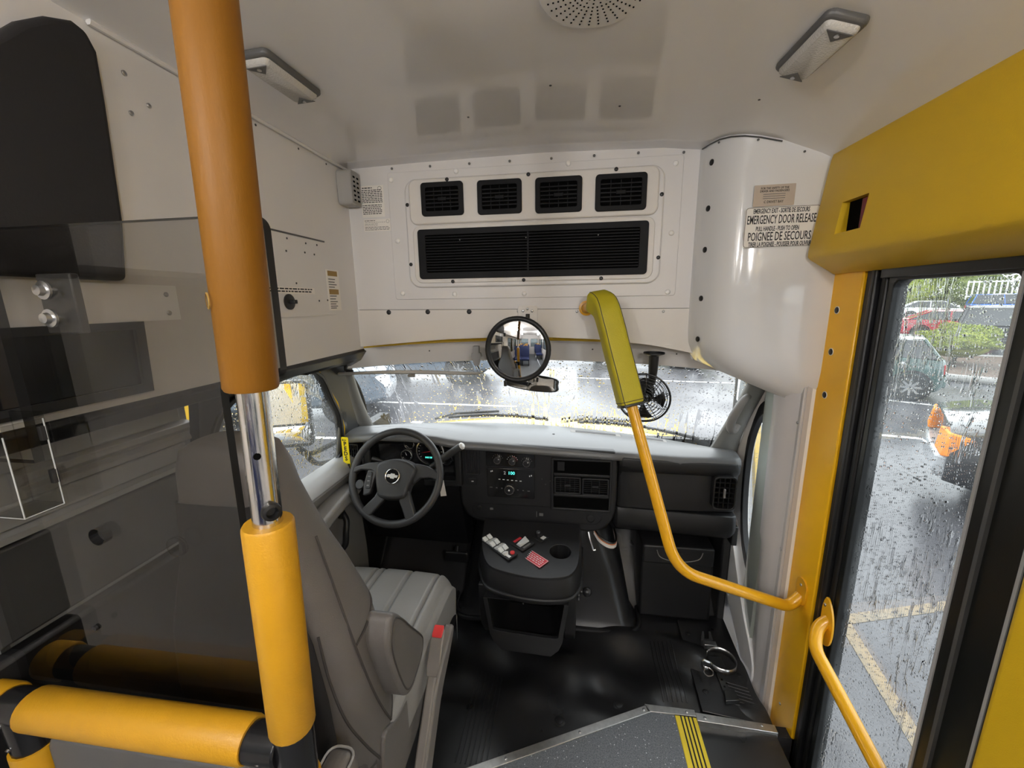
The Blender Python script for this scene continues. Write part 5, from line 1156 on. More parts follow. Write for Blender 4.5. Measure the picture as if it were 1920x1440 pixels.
for x, z in ((-.185, 1.462), (-.168, 1.470), (-.150, 1.461)): inst('mount_screw', FIX['steel'], rm, (x, 1.571, z), (0, -1, 0))
MB(FM).tube([(-.05, -.118, -.004), (-.05, -.138, -.004)], .006, 8).build('adjuster', 'black_plastic', rm)
# van rear-view mirror on the glass
rv = thing('rear_view_mirror', 'small black rear-view mirror on the windscreen behind the round mirror', 'mirror', (-.16, 1.69, 1.17))
FV = frame((-.165, 1.66, 1.163), (1, -.22, -.06), (0, .16, 1))
rvo = [(p.x, p.y) for p in smooth_path([(-.115, .022), (.0, .034), (.105, .026), (.114, .0), (.108, -.028), (.0, -.036), (-.112, -.024), (-.12, .0)], 4, True)]
MB(FV).prism(rvo, -.025, .0, 'z').build('shell', 'black_plastic', rv, bevel=.005)
MB(FV).prism([(x * .94, y * .88) for x, y in rvo], .0, .0012, 'z').build('mirror_face', 'mirror_glass', rv)
MB().tube([(-.165, 1.685, 1.17), (-.165, 1.74, 1.225)], .009, 8).build('stem', 'black_plastic', rv)
# sun visor and its clip
sv = thing('sun_visor', 'grey driver sun visor folded up level with the windscreen head', 'visor', (-.68, 1.62, 1.21))
MB().loft([[(x, 1.560 + dy, z - t), (x, 1.553 + dy, z), (x, 1.560 + dy, z + t), (x, 1.67, z - .016 + t * .7), (x, 1.677, z - .016), (x, 1.67, z - .016 - t * .7)] for x, dy, z, t in ((-1.0, .02, 1.205, .006), (-.97, .0, 1.208, .006), (-.80, -.01, 1.218, .007), (-.60, -.01, 1.220, .007), (-.42, .0, 1.216, .006), (-.38, .015, 1.214, .005), (-.37, .03, 1.214, .002))]).build('visor_board', 'headliner', sv, smooth=60)
MB().tube(smooth_path([(-.955, 1.60, 1.28), (-.945, 1.585, 1.255), (-.95, 1.58, 1.222), (-.92, 1.585, 1.215)], 4), .007, 8).build('visor_arm', 'black_plastic', sv)
MB().box(-.66, -.63, 1.545, 1.556, 1.200, 1.212).build('visor_tab', 'trim_grey', sv, bevel=.002)
hl = MB().loft([[(-.872, y, 1.300), (-.90, y, 1.262), (-.95, y + .0, 1.245 + d_), (-1.0, y, 1.25 + d_)] for y, d_ in ((1.25, .02), (1.42, .01), (1.55, .0), (1.62, -.01))], False, False).build('corner_trim', 'black_plastic', bpy.data.objects['trim_1'], thick=.006, smooth=60)
vc = tag(MB().loft([[(-.412 + s, 1.640, z), (-.375 - s, 1.640, z), (-.375 - s, 1.665, z), (-.412 + s, 1.665, z)] for z, s in ((1.318, .006), (1.290, .006), (1.288, .0), (1.274, -.004), (1.262, .002), (1.235, .009))]).build('visor_clip', 'trim_light', bevel=.002), 'small grey visor clip hanging from the windscreen header', 'clip')
# fan
fc = Vector((.283, 1.590, 1.122)); fnv = Vector((-.24, -.95, -.12)).normalized(); FF = Matrix.Translation(fc) @ rot_to(fnv).to_4x4()
fan = thing('dash_fan', 'small black caged fan hanging beside the yellow grab bar', 'fan', (.31, 1.62, 1.01))
RF = .098
MB(FF).tube([(RF * math.cos(2 * PI * k / 40), RF * math.sin(2 * PI * k / 40), 0) for k in range(40)], .0038, 8, closed=True).build('cage_ring', 'black_plastic', fan)
for k in range(1, 9):
    r = RF * k / 9; h = .032 * math.sqrt(max(0, 1 - (r / RF) ** 2))
    for sgn in (1, -1): MB(FF).tube([(r * math.cos(2 * PI * j / 32), r * math.sin(2 * PI * j / 32), h * sgn) for j in range(32)], .0012, 5, closed=True).build('cage_wire', 'black_plastic', fan)
for k in range(10):
    a = 2 * PI * k / 10
    for sgn in (1, -1): MB(FF).tube([(RF * t * math.cos(a + .25 * t), RF * t * math.sin(a + .25 * t), sgn * .032 * math.sqrt(max(0, 1 - t * t))) for t in (0.15, .35, .55, .75, .9, 1.0)], .0013, 5).build('cage_spoke', 'black_plastic', fan)
for k in range(4):
    a = 2 * PI * k / 4; bl = MB(FF)
    bl.loft([[((.016 + .066 * t) * math.cos(a + w), (.016 + .066 * t) * math.sin(a + w), zz) for w, zz in ((-.10 - .38 * t, -.010), (0, .0), (.10 + .38 * t, .010))] for t in (0, .25, .5, .75, 1)], False, False); bl.build('blade', 'black_plastic', fan, thick=.002, smooth=60)
MB(FF).lathe([(.0001, .016), (.014, .014), (.018, .0), (.018, -.006)], 18).build('hub', 'black_plastic', fan)
MB(FF).lathe([(.030, -.034), (.034, -.042), (.033, -.095), (.020, -.108), (.0001, -.108)], 22).build('motor', 'black_plastic', fan, smooth=50)
for k in range(7): MB(FF).lathe([(.0350, -.046 - k * .007), (.0365, -.048 - k * .007), (.0350, -.050 - k * .007)], 22).build('motor_fin', 'black_plastic', fan)
MB().tube(fillet_path([tuple(fc - fnv * .06), (.322, 1.640, 1.155), (.320, 1.628, 1.20), (.319, 1.622, 1.290)], .03), [.014] * 9 + [.016] * 7, 14).build('stalk', 'black_plastic', fan, smooth=50) if False else MB().tube([tuple(fc - fnv * .07 + Vector((0, 0, .015))), (.321, 1.640, 1.175), (.320, 1.625, 1.23), (.319, 1.620, 1.288)], [.012, .015, .018, .019], 14).build('stalk', 'black_plastic', fan, smooth=50)
MB().lathe([(.040, 0), (.040, .006), (.030, .010), (.021, .014)], 22, (.319, 1.620, 1.298), (0, 0, -1)).build('flange', 'black_plastic', fan)
# yellow grab bar with padded sleeve
bar = thing('entry_grab_bar', 'bent yellow grab bar from the door post with green-yellow padded sleeve', 'grab bar', (.70, 1.31, .47))
bp_ = fillet_path([(.786, 1.325, .505), (.745, 1.315, .468), (.345, 1.215, .645), (.205, 1.365, 1.150), (.118, 1.430, 1.470), (.072, 1.500, 1.480), (.055, 1.575, 1.470)], .085, 9)
MB().tube(bp_, .0185, 16).build('bar', 'yellow_bar', bar, smooth=60)
MB().prism(rrect(1.292, 1.352, .478, .575, .028), .780, .786, 'x').build('mount_flange', 'yellow_bar', bar, bevel=.001)
inst('mount_bolt', FIX['steel'], bar, (.780, 1.322, .550), (-1, 0, 0))
MB().lathe([(.028, 0), (.028, .005), (.019, .006)], 20, (.055, 1.577, 1.470), (0, -1, 0)).build('end_flange', 'yellow_bar', bar)
# sleeve: four padded sides, follows the bar
sp_ = smooth_path([(.203, 1.366, 1.152), (.180, 1.385, 1.24), (.155, 1.404, 1.33), (.134, 1.420, 1.41), (.112, 1.438, 1.475), (.082, 1.478, 1.498)], 5)
secs = []
for i, p in enumerate(sp_):
    t = (sp_[min(i + 1, len(sp_) - 1)] - sp_[max(i - 1, 0)]).normalized(); x = Vector((1, .18, 0)); x = (x - t * x.dot(t)).normalized(); y = t.cross(x)
    k = .92 if i in (0, len(sp_) - 1) else 1.0
    secs.append([tuple(p + x * a + y * b_) for a, b_ in rrect(-.041 * k, .041 * k, -.038 * k, .038 * k, .016, 4)])
slv = MB().loft(secs).build('padded_sleeve', 'yellow_sleeve', bar, smooth=50)
for idx in (13, 17):
    MB().tube([tuple(Vector(s_[idx])) for s_ in secs], .0014, 5).build('stitch_line', 'seam', slv)
MB().tube([tuple(Vector(q)) for q in secs[1]], .0012, 5, closed=True).build('stitch_line', 'seam', slv)
MB().tube([tuple(Vector(q)) for q in secs[0]], .005, 6, closed=True).build('sleeve_hem', 'black_plastic', slv)
# second handle on the door
dh = thing('door_grab_handle', 'yellow curved grab handle bolted to the entry door edge', 'grab handle', (.78, 1.19, .45))
MB().tube(fillet_path([(.800, 1.195, .530), (.765, 1.190, .505), (.742, 1.155, .462), (.748, .88, .385), (.752, .76, .352), (.80, .74, .345)], .05, 8), .0175, 16).build('bar', 'yellow_bar', dh, smooth=60)
pf = [(p.x, p.y) for p in smooth_path([(1.205, .60), (1.175, .575), (1.160, .52), (1.165, .465), (1.190, .445), (1.215, .47), (1.222, .53)], 4, True)]
MB().prism(pf, .786, .792, 'x').build('mount_flange', 'yellow_bar', dh, bevel=.001)
inst('mount_bolt', FIX['steel'], dh, (.786, 1.205, .572), (-1, 0, 0))

# ================================================================== CEILING FITTINGS
def dome_lamp(cx, cy, ang, label, lit=False, L=.176, W=.068):
    t = thing('dome_lamp', label, 'lamp', (cx, cy, zc(cx)), 'ceiling dome lamps')
    sl = (zc(cx + .02) - zc(cx - .02)) / .04
    F = frame((cx, cy, zc(cx) - .0005), (math.cos(ang), math.sin(ang), sl), (math.sin(ang), -math.cos(ang), 0))   # z points down
    MB(F).loft([[(x, y, z) for x, y in rrect(-W / 2 - s, W / 2 + s, -L / 2 - s, L / 2 + s, .012, 4)] for z, s in ((0, .004), (.009, .004), (.014, .0))]).build('lamp_base', 'lamp_frame', t, bevel=.002)
    le = MB(F).loft([[(x, y, z) for x, y in rrect(-W / 2 + s, W / 2 - s, -L / 2 + s * 1.4, L / 2 - s * 1.4, .010, 4)] for z, s in ((.010, .002), (.020, .004), (.0265, .010))]).build('lens', 'lamp_lit' if lit else 'lamp_lens', t, smooth=40)
    for sy in (-1, 1):
        MB(F).prism([(-.024, sy * (L / 2 - .010)), (.024, sy * (L / 2 - .010)), (.0, sy * (L / 2 - .036))], .0255, .0272).build('lens_tab', 'lamp_frame', le)
        MB(F).lathe([(.0045, .0270), (.0045, .029), (.0001, .029)], 10, (0, sy * (L / 2 - .018), 0)).build('lens_screw', 'steel', le)
    if lit:
        ld = bpy.data.lights.new('dome_light', 'POINT'); ld.shadow_soft_size = .05; ld.energy = LAMP_W; ld.color = (1, .975, .95)
        lo = bpy.data.objects.new('dome_light', ld); COL.objects.link(lo); lo.location = (cx, cy, zc(cx) - .15); lo.parent = t; lo.matrix_parent_inverse = Matrix.Translation(-OFF[t.name])
    return t
LAMP_W = 8.0
dome_lamp(-.655, .948, math.radians(-2), 'dome lamp on the ceiling beside the top of the grab pole, nearest the left wall')
dome_lamp(.470, .985, math.radians(2), 'dome lamp on the ceiling next to the yellow door header')
for x, y, w in ((-.655, -.55, 'left side, nearest the viewer'), (.474, -.55, 'door side, nearest the viewer'), (-.655, -1.9, 'left side, towards the rear'), (.474, -1.9, 'door side, towards the rear')):
    dome_lamp(x, y, 0, 'lit dome lamp above the passenger seats on the ' + w, True)
spk = thing('ceiling_speaker', 'round perforated speaker grille in the ceiling', 'speaker', (.033, .818, 2.0))
F = frame((.033, .818, zc(.033) - .0002), (1, 0, 0), (0, -1, 0))
MB(F).lathe([(.098, 0), (.096, .0015), (.0001, .0022)], 40).build('grille_disc', 'ceiling_white', spk)
d_ = MB(F)
for r_i in range(8):
    r = .020 + r_i * .0092
    for k in range(30):
        if r_i < 2 and k % 2: continue
        a = 2 * PI * k / 30; d_.prism(circ(r * math.cos(a), r * math.sin(a), .0017, 6), .0015, .0026)
tag(d_.build('perforations', 'dark_void', spk, smooth=0, merge=False), kind='stuff')
fix('small', ceiling, [(-.06, 1.12, zc(-.06) - .0002), (-.30, 1.25, zc(-.3) - .0002), (.12, 1.25, zc(.12) - .0002), (.46, 1.22, zc(.46) - .0002)], (0, 0, -1), 'ceiling_screw')
# grey box speaker in the corner, black padded panel on the left wall, dark window band
gx = thing('corner_buzzer_box', 'small grey plastic buzzer box in the upper left corner', 'box', (-.86, 1.55, 1.85))
MB().loft([[(x, y, z) for y, z in rrect(1.505, 1.572, 1.862, 1.985, .014, 3)] for x in (-.870, -.820, -.812)]).build('box_shell', 'grey_box', gx, bevel=.004)
for k in range(12): MB().box(-.8125, -.8105, 1.522 + (k % 2) * .026, 1.534 + (k % 2) * .026, 1.878 + (k // 2) * .016, 1.884 + (k // 2) * .016).build('sound_slot', 'dark_void', gx)
bpn = thing('black_padded_panel', 'large black padded panel high on the left wall', 'panel', (-.85, .55, 1.55))
pts_ = [(.36, 1.548), (.685, 1.548), (.700, 1.66), (.710, 1.86), (.712, 1.945), (.700, 1.972), (.680, 1.977), (.642, 1.961), (.604, 1.932), (.574, 1.899), (.50, 1.83), (.36, 1.70)]
MB().prism(pts_, -.870, -.842, 'x').build('pad', 'pad_black', bpn, bevel=.010, seg=4)
bwn = thing('dark_window_band', 'black framed dark side window behind the smoked screen', 'window', (-.86, .6, 1.33))
MB().ring([(.40, 1.328), (.706, 1.328), (.712, 1.470), (.40, 1.470)], [(.418, 1.345), (.690, 1.345), (.694, 1.455), (.418, 1.455)], -.872, -.858, 'x').build('window_frame', 'black_plastic', bwn)
MB().box(-.871, -.866, .418, .694, 1.345, 1.457).build('window_pane', 'black_gloss', bwn)

# ================================================================== PASSENGER SEATS BEHIND (seen in the mirror)
def pseat(x, y, label):
    t = thing('passenger_seat', label, 'seat', (x, y, .012), 'blue passenger seats')
    MB().loft([[(x + a, y + b_, z) for a, b_ in rrect(-.21 + s, .21 - s, -.22 + s, .22 - s, .05, 4)] for z, s in ((.36, .01), (.40, 0), (.46, .0), (.48, .03))]).build('cushion', 'seat_blue', t, smooth=60)
    MB().loft([[(x + a, y - .20 - (z - .45) * .16 + b_, z) for a, b_ in rrect(-w, w, -.045, .045, .03, 4)] for z, w in ((.42, .20), (.6, .215), (.9, .215), (1.02, .20), (1.08, .17))]).build('backrest', 'seat_blue', t, smooth=60)
    MB().tube(fillet_path([(x - .10, y - .29, 1.05), (x - .10, y - .30, 1.13), (x + .10, y - .30, 1.13), (x + .10, y - .29, 1.05)], .04), .014, 8).build('grab_loop', 'yellow_bar', t)
    for sx in (-.17, .17): MB().box(x + sx - .02, x + sx + .02, y - .18, y + .16, .012, .37).build('leg', 'steel_dark', t, bevel=.005)
for i, (x, y) in enumerate(((-.80, -1.05), (-.36, -1.05), (-.80, -1.95), (-.36, -1.95), (.55, -1.95), (-.80, -2.85), (-.36, -2.85), (.55, -2.85))):
    pseat(x, y, 'navy blue passenger seat, ' + ('first', 'second', 'third')[int(round((-1.05 - y) / .9))] + ' row behind the viewer, ' + ('by the left windows' if x < -.6 else 'on the aisle' if x < 0 else 'on the door side'))
# ================================================================== OUTSIDE
def gz(x, y):
    r = math.hypot(x, y); return -.85 + max(0, r - 22) * .022
gm_ = MB().grid(lambda u, v: ((u - .5) * 180 + 20, (v - .35) * 170, gz((u - .5) * 180 + 20, (v - .35) * 170)), 60, 60)
struct(gm_.build('ground', 'wet_asphalt', smooth=60), 'wet grey asphalt of the parking lot')
def stripe(a, b, w, m, label):
    a = Vector((*a, 0)); b = Vector((*b, 0)); d = (b - a).normalized(); n = Vector((-d.y, d.x, 0)) * w / 2
    pts = [a + n, b + n, b - n, a - n]
    return tag(MB().add([(p.x, p.y, gz(p.x, p.y) + .004) for p in pts] + [(p.x, p.y, gz(p.x, p.y) + .001) for p in pts], [(0, 1, 2, 3), (7, 6, 5, 4), (0, 4, 5, 1), (1, 5, 6, 2), (2, 6, 7, 3), (3, 7, 4, 0)]).build('painted_line', m, smooth=0), label, 'line', 'painted parking lines')
stripe((5.9, 11.0), (9.6, 8.6), .11, 'line_white', 'white parking line at the wheels of the green car')
stripe((3.6, 7.95), (7.4, 6.9), .11, 'line_white', 'white parking line between the green car and the amber-lamp car')
stripe((1.0, 2.60), (3.6, 3.36), .085, 'line_yellow', 'faded yellow line crossing behind the entry door glass')
stripe((2.02, 2.88), (1.80, 1.60), .085, 'line_yellow', 'faded yellow line running beside the entry step')
stripe((-6.5, 9.0), (-1.2, 8.8), .11, 'line_white', 'white parking line ahead of the left half of the windscreen')
stripe((-6.8, 6.2), (-2.6, 6.4), .11, 'line_white', 'white parking line left of the yellow bonnet')
stripe((-.5, 12.5), (5.5, 11.8), .11, 'line_white', 'far white parking line ahead of the windscreen')

def wheel_parts(t, x, y, z, r, w, side, F, rimm='rim', nsp=8):
    ti = MB(F).lathe([(r * .62, -w / 2), (r * .95, -w / 2), (r, -w * .3), (r, w * .3), (r * .95, w / 2), (r * .62, w / 2)], 28, (x, y, z), (0, side, 0)).build('tire', 'tire', t, smooth=40)
    ri = MB(F).lathe([(r * .64, w * .48), (r * .60, w * .40), (r * .60, w * .30), (.0001, w * .30)], 28, (x, y, z), (0, side, 0)).build('rim', 'steel_dark', ti, smooth=40)
    for k in range(nsp):
        a = 2 * PI * k / nsp; R_ = rot_to((0, side, 0)); c, s = math.cos(a), math.sin(a)
        pts = []
        for (u, v, h) in ((.06, -.09, .42), (.60, -.06, .47), (.60, .06, .47), (.06, .09, .42), (.06, -.09, .30), (.60, -.06, .32), (.60, .06, .32), (.06, .09, .30)):
            pts.append(Vector((x, y, z)) + R_ @ Vector((r * (u * c - v * s), r * (u * s + v * c), w * h)))
        MB(F).add(pts, [(0, 1, 2, 3), (7, 6, 5, 4), (0, 4, 5, 1), (1, 5, 6, 2), (2, 6, 7, 3), (3, 7, 4, 0)]).build('spoke', rimm, ri)
    MB(F).lathe([(r * .62, w * .50), (r * .66, w * .47), (r * .62, w * .40)], 28, (x, y, z), (0, side, 0)).build('rim_lip', rimm, ri, smooth=40)
def car(name, label, pos, head, body, green, W, paint_, roof=None, wr=.31, axles=(.85, -.85 * 1.0), lamps='lamp_clear', bumper=None, clad=None):
    """body: list of (x, z_low, z_top, half-width factor) from tail to nose; green: (base_rear, roof_rear, roof_front, base_front, z_base, z_roof)"""
    x, y = pos; z = gz(x, y); h = Vector((head[0], head[1], 0)).normalized(); F = frame((x, y, z), h, (-h.y, h.x, 0))
    t = thing(name, label, 'car', (x, y, z), 'parked cars'); hw = W / 2
    secs = []
    for bx, zl, zt, k in body:
        w = hw * k; zm = zl + (zt - zl) * .55
        secs.append([(bx, -w * .92, zl), (bx, -w, zl + .08), (bx, -w * 1.0, zm), (bx, -w * .95, zt - .05), (bx, -w * .82, zt), (bx, w * .82, zt), (bx, w * .95, zt - .05), (bx, w, zm), (bx, w, zl + .08), (bx, w * .92, zl)])
    b = MB(F).loft(secs).build('body', paint_, t, smooth=50, bevel=.015)
    r0, r1, f1, f0, zb, zr = green; wb_, wr_ = hw * .93, hw * .76
    MB(F).loft([[(r0, -wb_, zb), (r1, -wr_, zr), (r1, wr_, zr), (r0, wb_, zb)], [(f0, -wb_, zb), (f1, -wr_, zr), (f1, wr_, zr), (f0, wb_, zb)]]).build('windows', 'car_glass', t, bevel=.02)
    rf = MB(F).loft([[(r1 - .06, -wr_ - .02, zr - .03), (r1, -wr_ * .8, zr + .025), (r1, wr_ * .8, zr + .025), (r1 - .06, wr_ + .02, zr - .03)], [((r1 + f1) / 2, -wr_ - .02, zr - .005), ((r1 + f1) / 2, -wr_ * .8, zr + .05), ((r1 + f1) / 2, wr_ * .8, zr + .05), ((r1 + f1) / 2, wr_ + .02, zr - .005)], [(f1 + .06, -wr_ - .02, zr - .03), (f1, -wr_ * .8, zr + .025), (f1, wr_ * .8, zr + .025), (f1 + .06, wr_ + .02, zr - .03)]]).build('roof', roof or paint_, t, smooth=50)
    for sy in (-1, 1):
        for xa, xb in ((r0, r1), (f0, f1)): MB(F).tube([(xa, sy * wb_, zb), (xb, sy * wr_, zr)], .035, 6).build('pillar', paint_, t)
        xm = (r0 + f0) / 2; MB(F).tube([(xm, sy * wb_, zb), ((r1 + f1) / 2, sy * wr_, zr)], .03, 6).build('pillar', paint_, t)
        MB(F).box(f0 - .18, f0 - .05, sy * hw * 1.0 - .02, sy * hw * 1.0 + sy * .14, zb + .02, zb + .15).build('door_mirror', paint_, t, bevel=.03)
        xn, zl, zt, k = body[-1]; MB(F).loft([[(xn - .16, sy * hw * k * .60, zt - .30), (xn + .07, sy * hw * k * .55, zt - .30), (xn + .05, sy * hw * k * 1.0, zt - .30), (xn - .25, sy * hw * k * 1.02, zt - .30)], [(xn - .16, sy * hw * k * .60, zt - .08), (xn + .05, sy * hw * k * .55, zt - .04), (xn + .01, sy * hw * k * .99, zt - .04), (xn - .28, sy * hw * k * 1.01, zt - .08)]]).build('headlight', lamps, t, bevel=.02)
        xn, zl, zt, k = body[0]; MB(F).box(xn - .02, xn + .14, sy * hw * k * .70, sy * hw * k * 1.01, zt - .34, zt - .08).build('tail_light', 'tail_red', t, bevel=.02)
        for ax in axles:
            MB(F).lathe([(wr * 1.18, 0), (wr * 1.18, .016), (wr * 1.0, .016)], 24, (ax, sy * (hw - .012), wr + .02), (0, sy, 0)).build('wheel_arch', 'seal_black', t)
            wheel_parts(t, ax, sy * (hw - .045), wr, wr, .20, sy, F)
    for e, sg in ((0, -1), (-1, 1)):
        xn, zl, zt, k = body[e]; MB(F).loft([[(xn - sg * .12, -hw * k, zl + .02), (xn + sg * .07, -hw * k * .8, zl + .02), (xn + sg * .10, 0, zl + .02), (xn + sg * .07, hw * k * .8, zl + .02), (xn - sg * .12, hw * k, zl + .02)], [(xn - sg * .12, -hw * k, zl + .26), (xn + sg * .07, -hw * k * .8, zl + .26), (xn + sg * .10, 0, zl + .26), (xn + sg * .07, hw * k * .8, zl + .26), (xn - sg * .12, hw * k, zl + .26)]]).build('bumper', bumper or paint_, t, bevel=.03)
    MB(F).box(body[0][0] - .10, body[0][0] - .08, -.16, .16, body[0][2] - .45, body[0][2] - .33).build('number_plate', 'print_white', t)
    for sy in (-1, 1):
        for dx in (-.25, .55): MB(F).box((r0 + f0) / 2 + dx, (r0 + f0) / 2 + dx + .13, sy * hw - .01, sy * hw + .015, zb - .12, zb - .09).build('door_handle', 'black_plastic', t, bevel=.005)
    return t
hatch = [(-1.75, .28, .92, .80), (-1.65, .22, .98, .94), (-1.2, .22, 1.0, 1.0), (.6, .22, .98, 1.0), (1.3, .22, .93, .98), (1.65, .24, .88, .92), (1.82, .30, .74, .78)]
sedan = [(-2.30, .34, .90, .80), (-2.15, .24, 1.02, .92), (-1.2, .22, 1.02, 1.0), (.9, .22, .95, 1.0), (1.8, .24, .84, .95), (2.2, .28, .76, .86), (2.32, .34, .64, .74)]
suv = [(-2.25, .40, 1.10, .90), (-2.15, .32, 1.15, .98), (-1.0, .32, 1.15, 1.0), (1.0, .32, 1.12, 1.0), (1.9, .34, 1.06, .97), (2.25, .40, .98, .90)]
car('small_hatchback', 'small dark green hatchback with a white roof behind the kerb-side line', (7.07, 11.57), (-.83, .55), hatch, (-1.65, -1.35, .35, .75, .95, 1.38), 1.68, 'paint_green', roof='paint_white', axles=(1.22, -1.24), wr=.31)
car('black_car', 'black car close to the entry door with a large amber corner lamp', (6.25, 4.05), (-.83, .55), suv, (-2.1, -1.7, .5, 1.0, 1.12, 1.62), 1.82, 'paint_black', axles=(1.45, -1.4), wr=.35, lamps='amber', bumper='paint_silver')
car('red_sedan', 'red sedan parked beyond the round green shrub', (19.0, 23.2), (.85, -.5), sedan, (-1.9, -1.1, .3, 1.1, .98, 1.40), 1.82, 'paint_red', axles=(1.45, -1.4), wr=.33)
car('black_jeep', 'boxy black off-roader at the right edge of the door glass', (16.6, 18.9), (.62, .78), suv, (-2.2, -2.1, .5, .7, 1.15, 1.82), 1.85, 'paint_black', axles=(1.45, -1.4), wr=.40)
car('white_car', 'far white car left of the blue sport utility', (27.0, 35.0), (.85, -.5), sedan, (-1.9, -1.1, .3, 1.1, .98, 1.42), 1.82, 'paint_white', axles=(1.45, -1.4), wr=.33)
car('blue_sport_utility', 'far bright blue sport utility behind the red sedan', (31.5, 34.5), (.85, -.5), suv, (-2.2, -2.0, .6, 1.0, 1.15, 1.80), 1.9, 'paint_blue', axles=(1.45, -1.4), wr=.38)
car('dark_suv', 'dark sport utility parked ahead, seen through the upper left windscreen', (-4.6, 12.2), (1, -.05), suv, (-2.2, -2.0, .6, 1.0, 1.15, 1.75), 1.9, 'paint_slate', axles=(1.45, -1.4), wr=.38)
car('slate_car', 'blue-grey car seen past the left door mirror', (-6.1, 7.6), (.9, .3), suv, (-2.2, -2.0, .6, 1.0, 1.10, 1.65), 1.85, 'paint_slate', axles=(1.45, -1.4), wr=.35, bumper='paint_silver')
car('silver_sedan', 'silver sedan parked far ahead of the windscreen', (2.6, 15.0), (1, .02), sedan, (-1.9, -1.1, .3, 1.1, .98, 1.42), 1.82, 'paint_silver', axles=(1.45, -1.4), wr=.33)
hbk = bpy.data.objects['small_hatchback']; hF = frame((7.07, 11.57, gz(7.07, 11.57)), (-.83, .55, 0), (-.55, -.83, 0))
MB(hF).lathe([(.075, 0), (.075, .015), (.0001, .025)], 18, (-1.05, .835, .80), (0, 1, 0)).build('fuel_cap', 'rim', hbk)
# second yellow bus standing to the left
pb = thing('parked_yellow_bus', 'yellow bus parked alongside, seen through the driver window', 'bus', (-4.6, -.6, -.85))
m_ = MB(); m_.box(-5.6, -3.6, -5.0, 2.60, -.45, 1.75).box(-5.5, -3.7, 2.60, 3.55, -.40, .62); m_.build('body', 'yellow_body', pb, bevel=.06, seg=3)
MB().box(-3.61, -3.585, 2.55, 2.78, -.40, 1.2).build('door_strip', 'paint_white', pb, bevel=.005)
for k in range(6): MB().box(-3.605, -3.588, -4.7 + k * 1.1, -3.8 + k * 1.1, .62, 1.30).build('window', 'car_glass', pb, bevel=.01)
for yy in (-3.6, 2.95): wheel_parts(pb, -3.68, yy, -.46, .39, .24, 1, Matrix.Identity(4))
for z in (-.05, .25): MB().box(-3.60, -3.590, -5.0, 2.5, z, z + .04).build('rub_rail', 'seal_black', pb)

# bonnet, cowl, wipers and door mirrors of this bus
hd_ = MB().grid(lambda u, v: (-.98 + 1.62 * u, lerp_table([(0, 2.17), (.3, 2.34), (.6, 2.62), (1, 3.0)], v) - .14 * (2 * u - 1) ** 2, lerp_table([(0, .800), (.3, .800), (.6, .735), (1, .46)], v) - .035 * (2 * u - 1) ** 2 - .02 * u), 24, 14)
hood_ = struct(hd_.build('trim_9', 'yellow_body', smooth=60, thick=.01), 'yellow bonnet of the bus outside the windscreen')
MB().loft([[(x, wb(x)[0] + .012, wb(x)[1] - .03), (x, wb(x)[0] + .10, wb(x)[1] - .038), (x, wb(x)[0] + .10, wb(x)[1] - .06), (x, wb(x)[0] + .012, wb(x)[1] - .06)] for x in [-1.03 + 1.72 * k / 24 for k in range(25)]]).build('cowl', 'black_plastic', hood_)
def glasspt(u, v): return Vector(wsurf(u, v)) + Vector((0, .020, .022))
for nm, lab, u0, u1 in (('left', 'wiper resting along the foot of the windscreen ahead of the wheel', .22, .53), ('right', 'wiper resting along the foot of the windscreen ahead of the passenger side', .62, .95)):
    w = thing('wiper', lab, 'wiper', tuple(glasspt(u0, .02)), 'windscreen wipers')
    MB().tube([tuple(glasspt(u0 + (u1 - u0) * k / 14, .030 + .03 * math.sin(PI * k / 14))) for k in range(15)], .008, 8).build('blade', 'black_plastic', w)
    MB().tube([tuple(glasspt(u0 - .05, -.02) + Vector((0, .05, 0))), tuple(glasspt(u0 + .02, .02) + Vector((0, .02, .02))), tuple(glasspt((u0 + u1) / 2, .07) + Vector((0, .01, .015)))], .007, 8).build('arm', 'seal_black', w)
def side_mirror(name, label, c, n, pts_arm, w=.19, h1=.19, h2=.085):
    t = thing(name, label, 'mirror', c); F = Matrix.Translation(c) @ frame((0, 0, 0), Vector((0, 0, 1)).cross(Vector(n)), (0, 0, 1))
    MB(F).loft([[(x, y, z) for x, y in rrect(-w / 2 - .012 + s, w / 2 + .012 - s, -h2 - .03 + s, h1 + .012 - s, .025, 4)] for z, s in ((.004, 0), (-.03, 0), (-.07, .02), (-.085, .05))]).build('housing', 'black_plastic', t, bevel=.004)
    MB(F).prism(rrect(-w / 2, w / 2, .0, h1, .012), .004, .0055).build('flat_glass', 'mirror_glass', t)
    MB(F).loft([[(x, y, z) for x, y in rrect(-w / 2 + s, w / 2 - s, -h2 - .015 + s, -.012 - s, .012, 4)] for z, s in ((.004, 0), (.008, .004), (.0115, .014), (.0135, .028))]).build('convex_glass', 'mirror_glass', t, smooth=80)
    for p in pts_arm: MB().tube(fillet_path(p, .05), .014, 10).build('mirror_arm', 'black_plastic', t)
    return t
side_mirror('door_mirror_left', 'tall black driver door mirror beyond the side window', (-1.30, 1.63, .955), (.36, -.93, .03), [[(-1.28, 1.66, .83), (-1.27, 1.72, .77), (-1.12, 1.78, .84), (-1.08, 1.80, .84)], [(-1.28, 1.66, .83), (-1.27, 1.76, .70), (-1.08, 1.82, .74)]])
side_mirror('door_mirror_right', 'yellow-backed passenger door mirror beyond the windscreen corner', (1.02, 2.35, .93), (-.30, -.95, .03), [[(1.02, 2.38, .86), (.99, 2.30, .78), (.84, 1.98, .74)]])
bpy.data.objects['door_mirror_left'].name = 'door_mirror'; bpy.data.objects['door_mirror_right'].name = 'door_mirror.001'
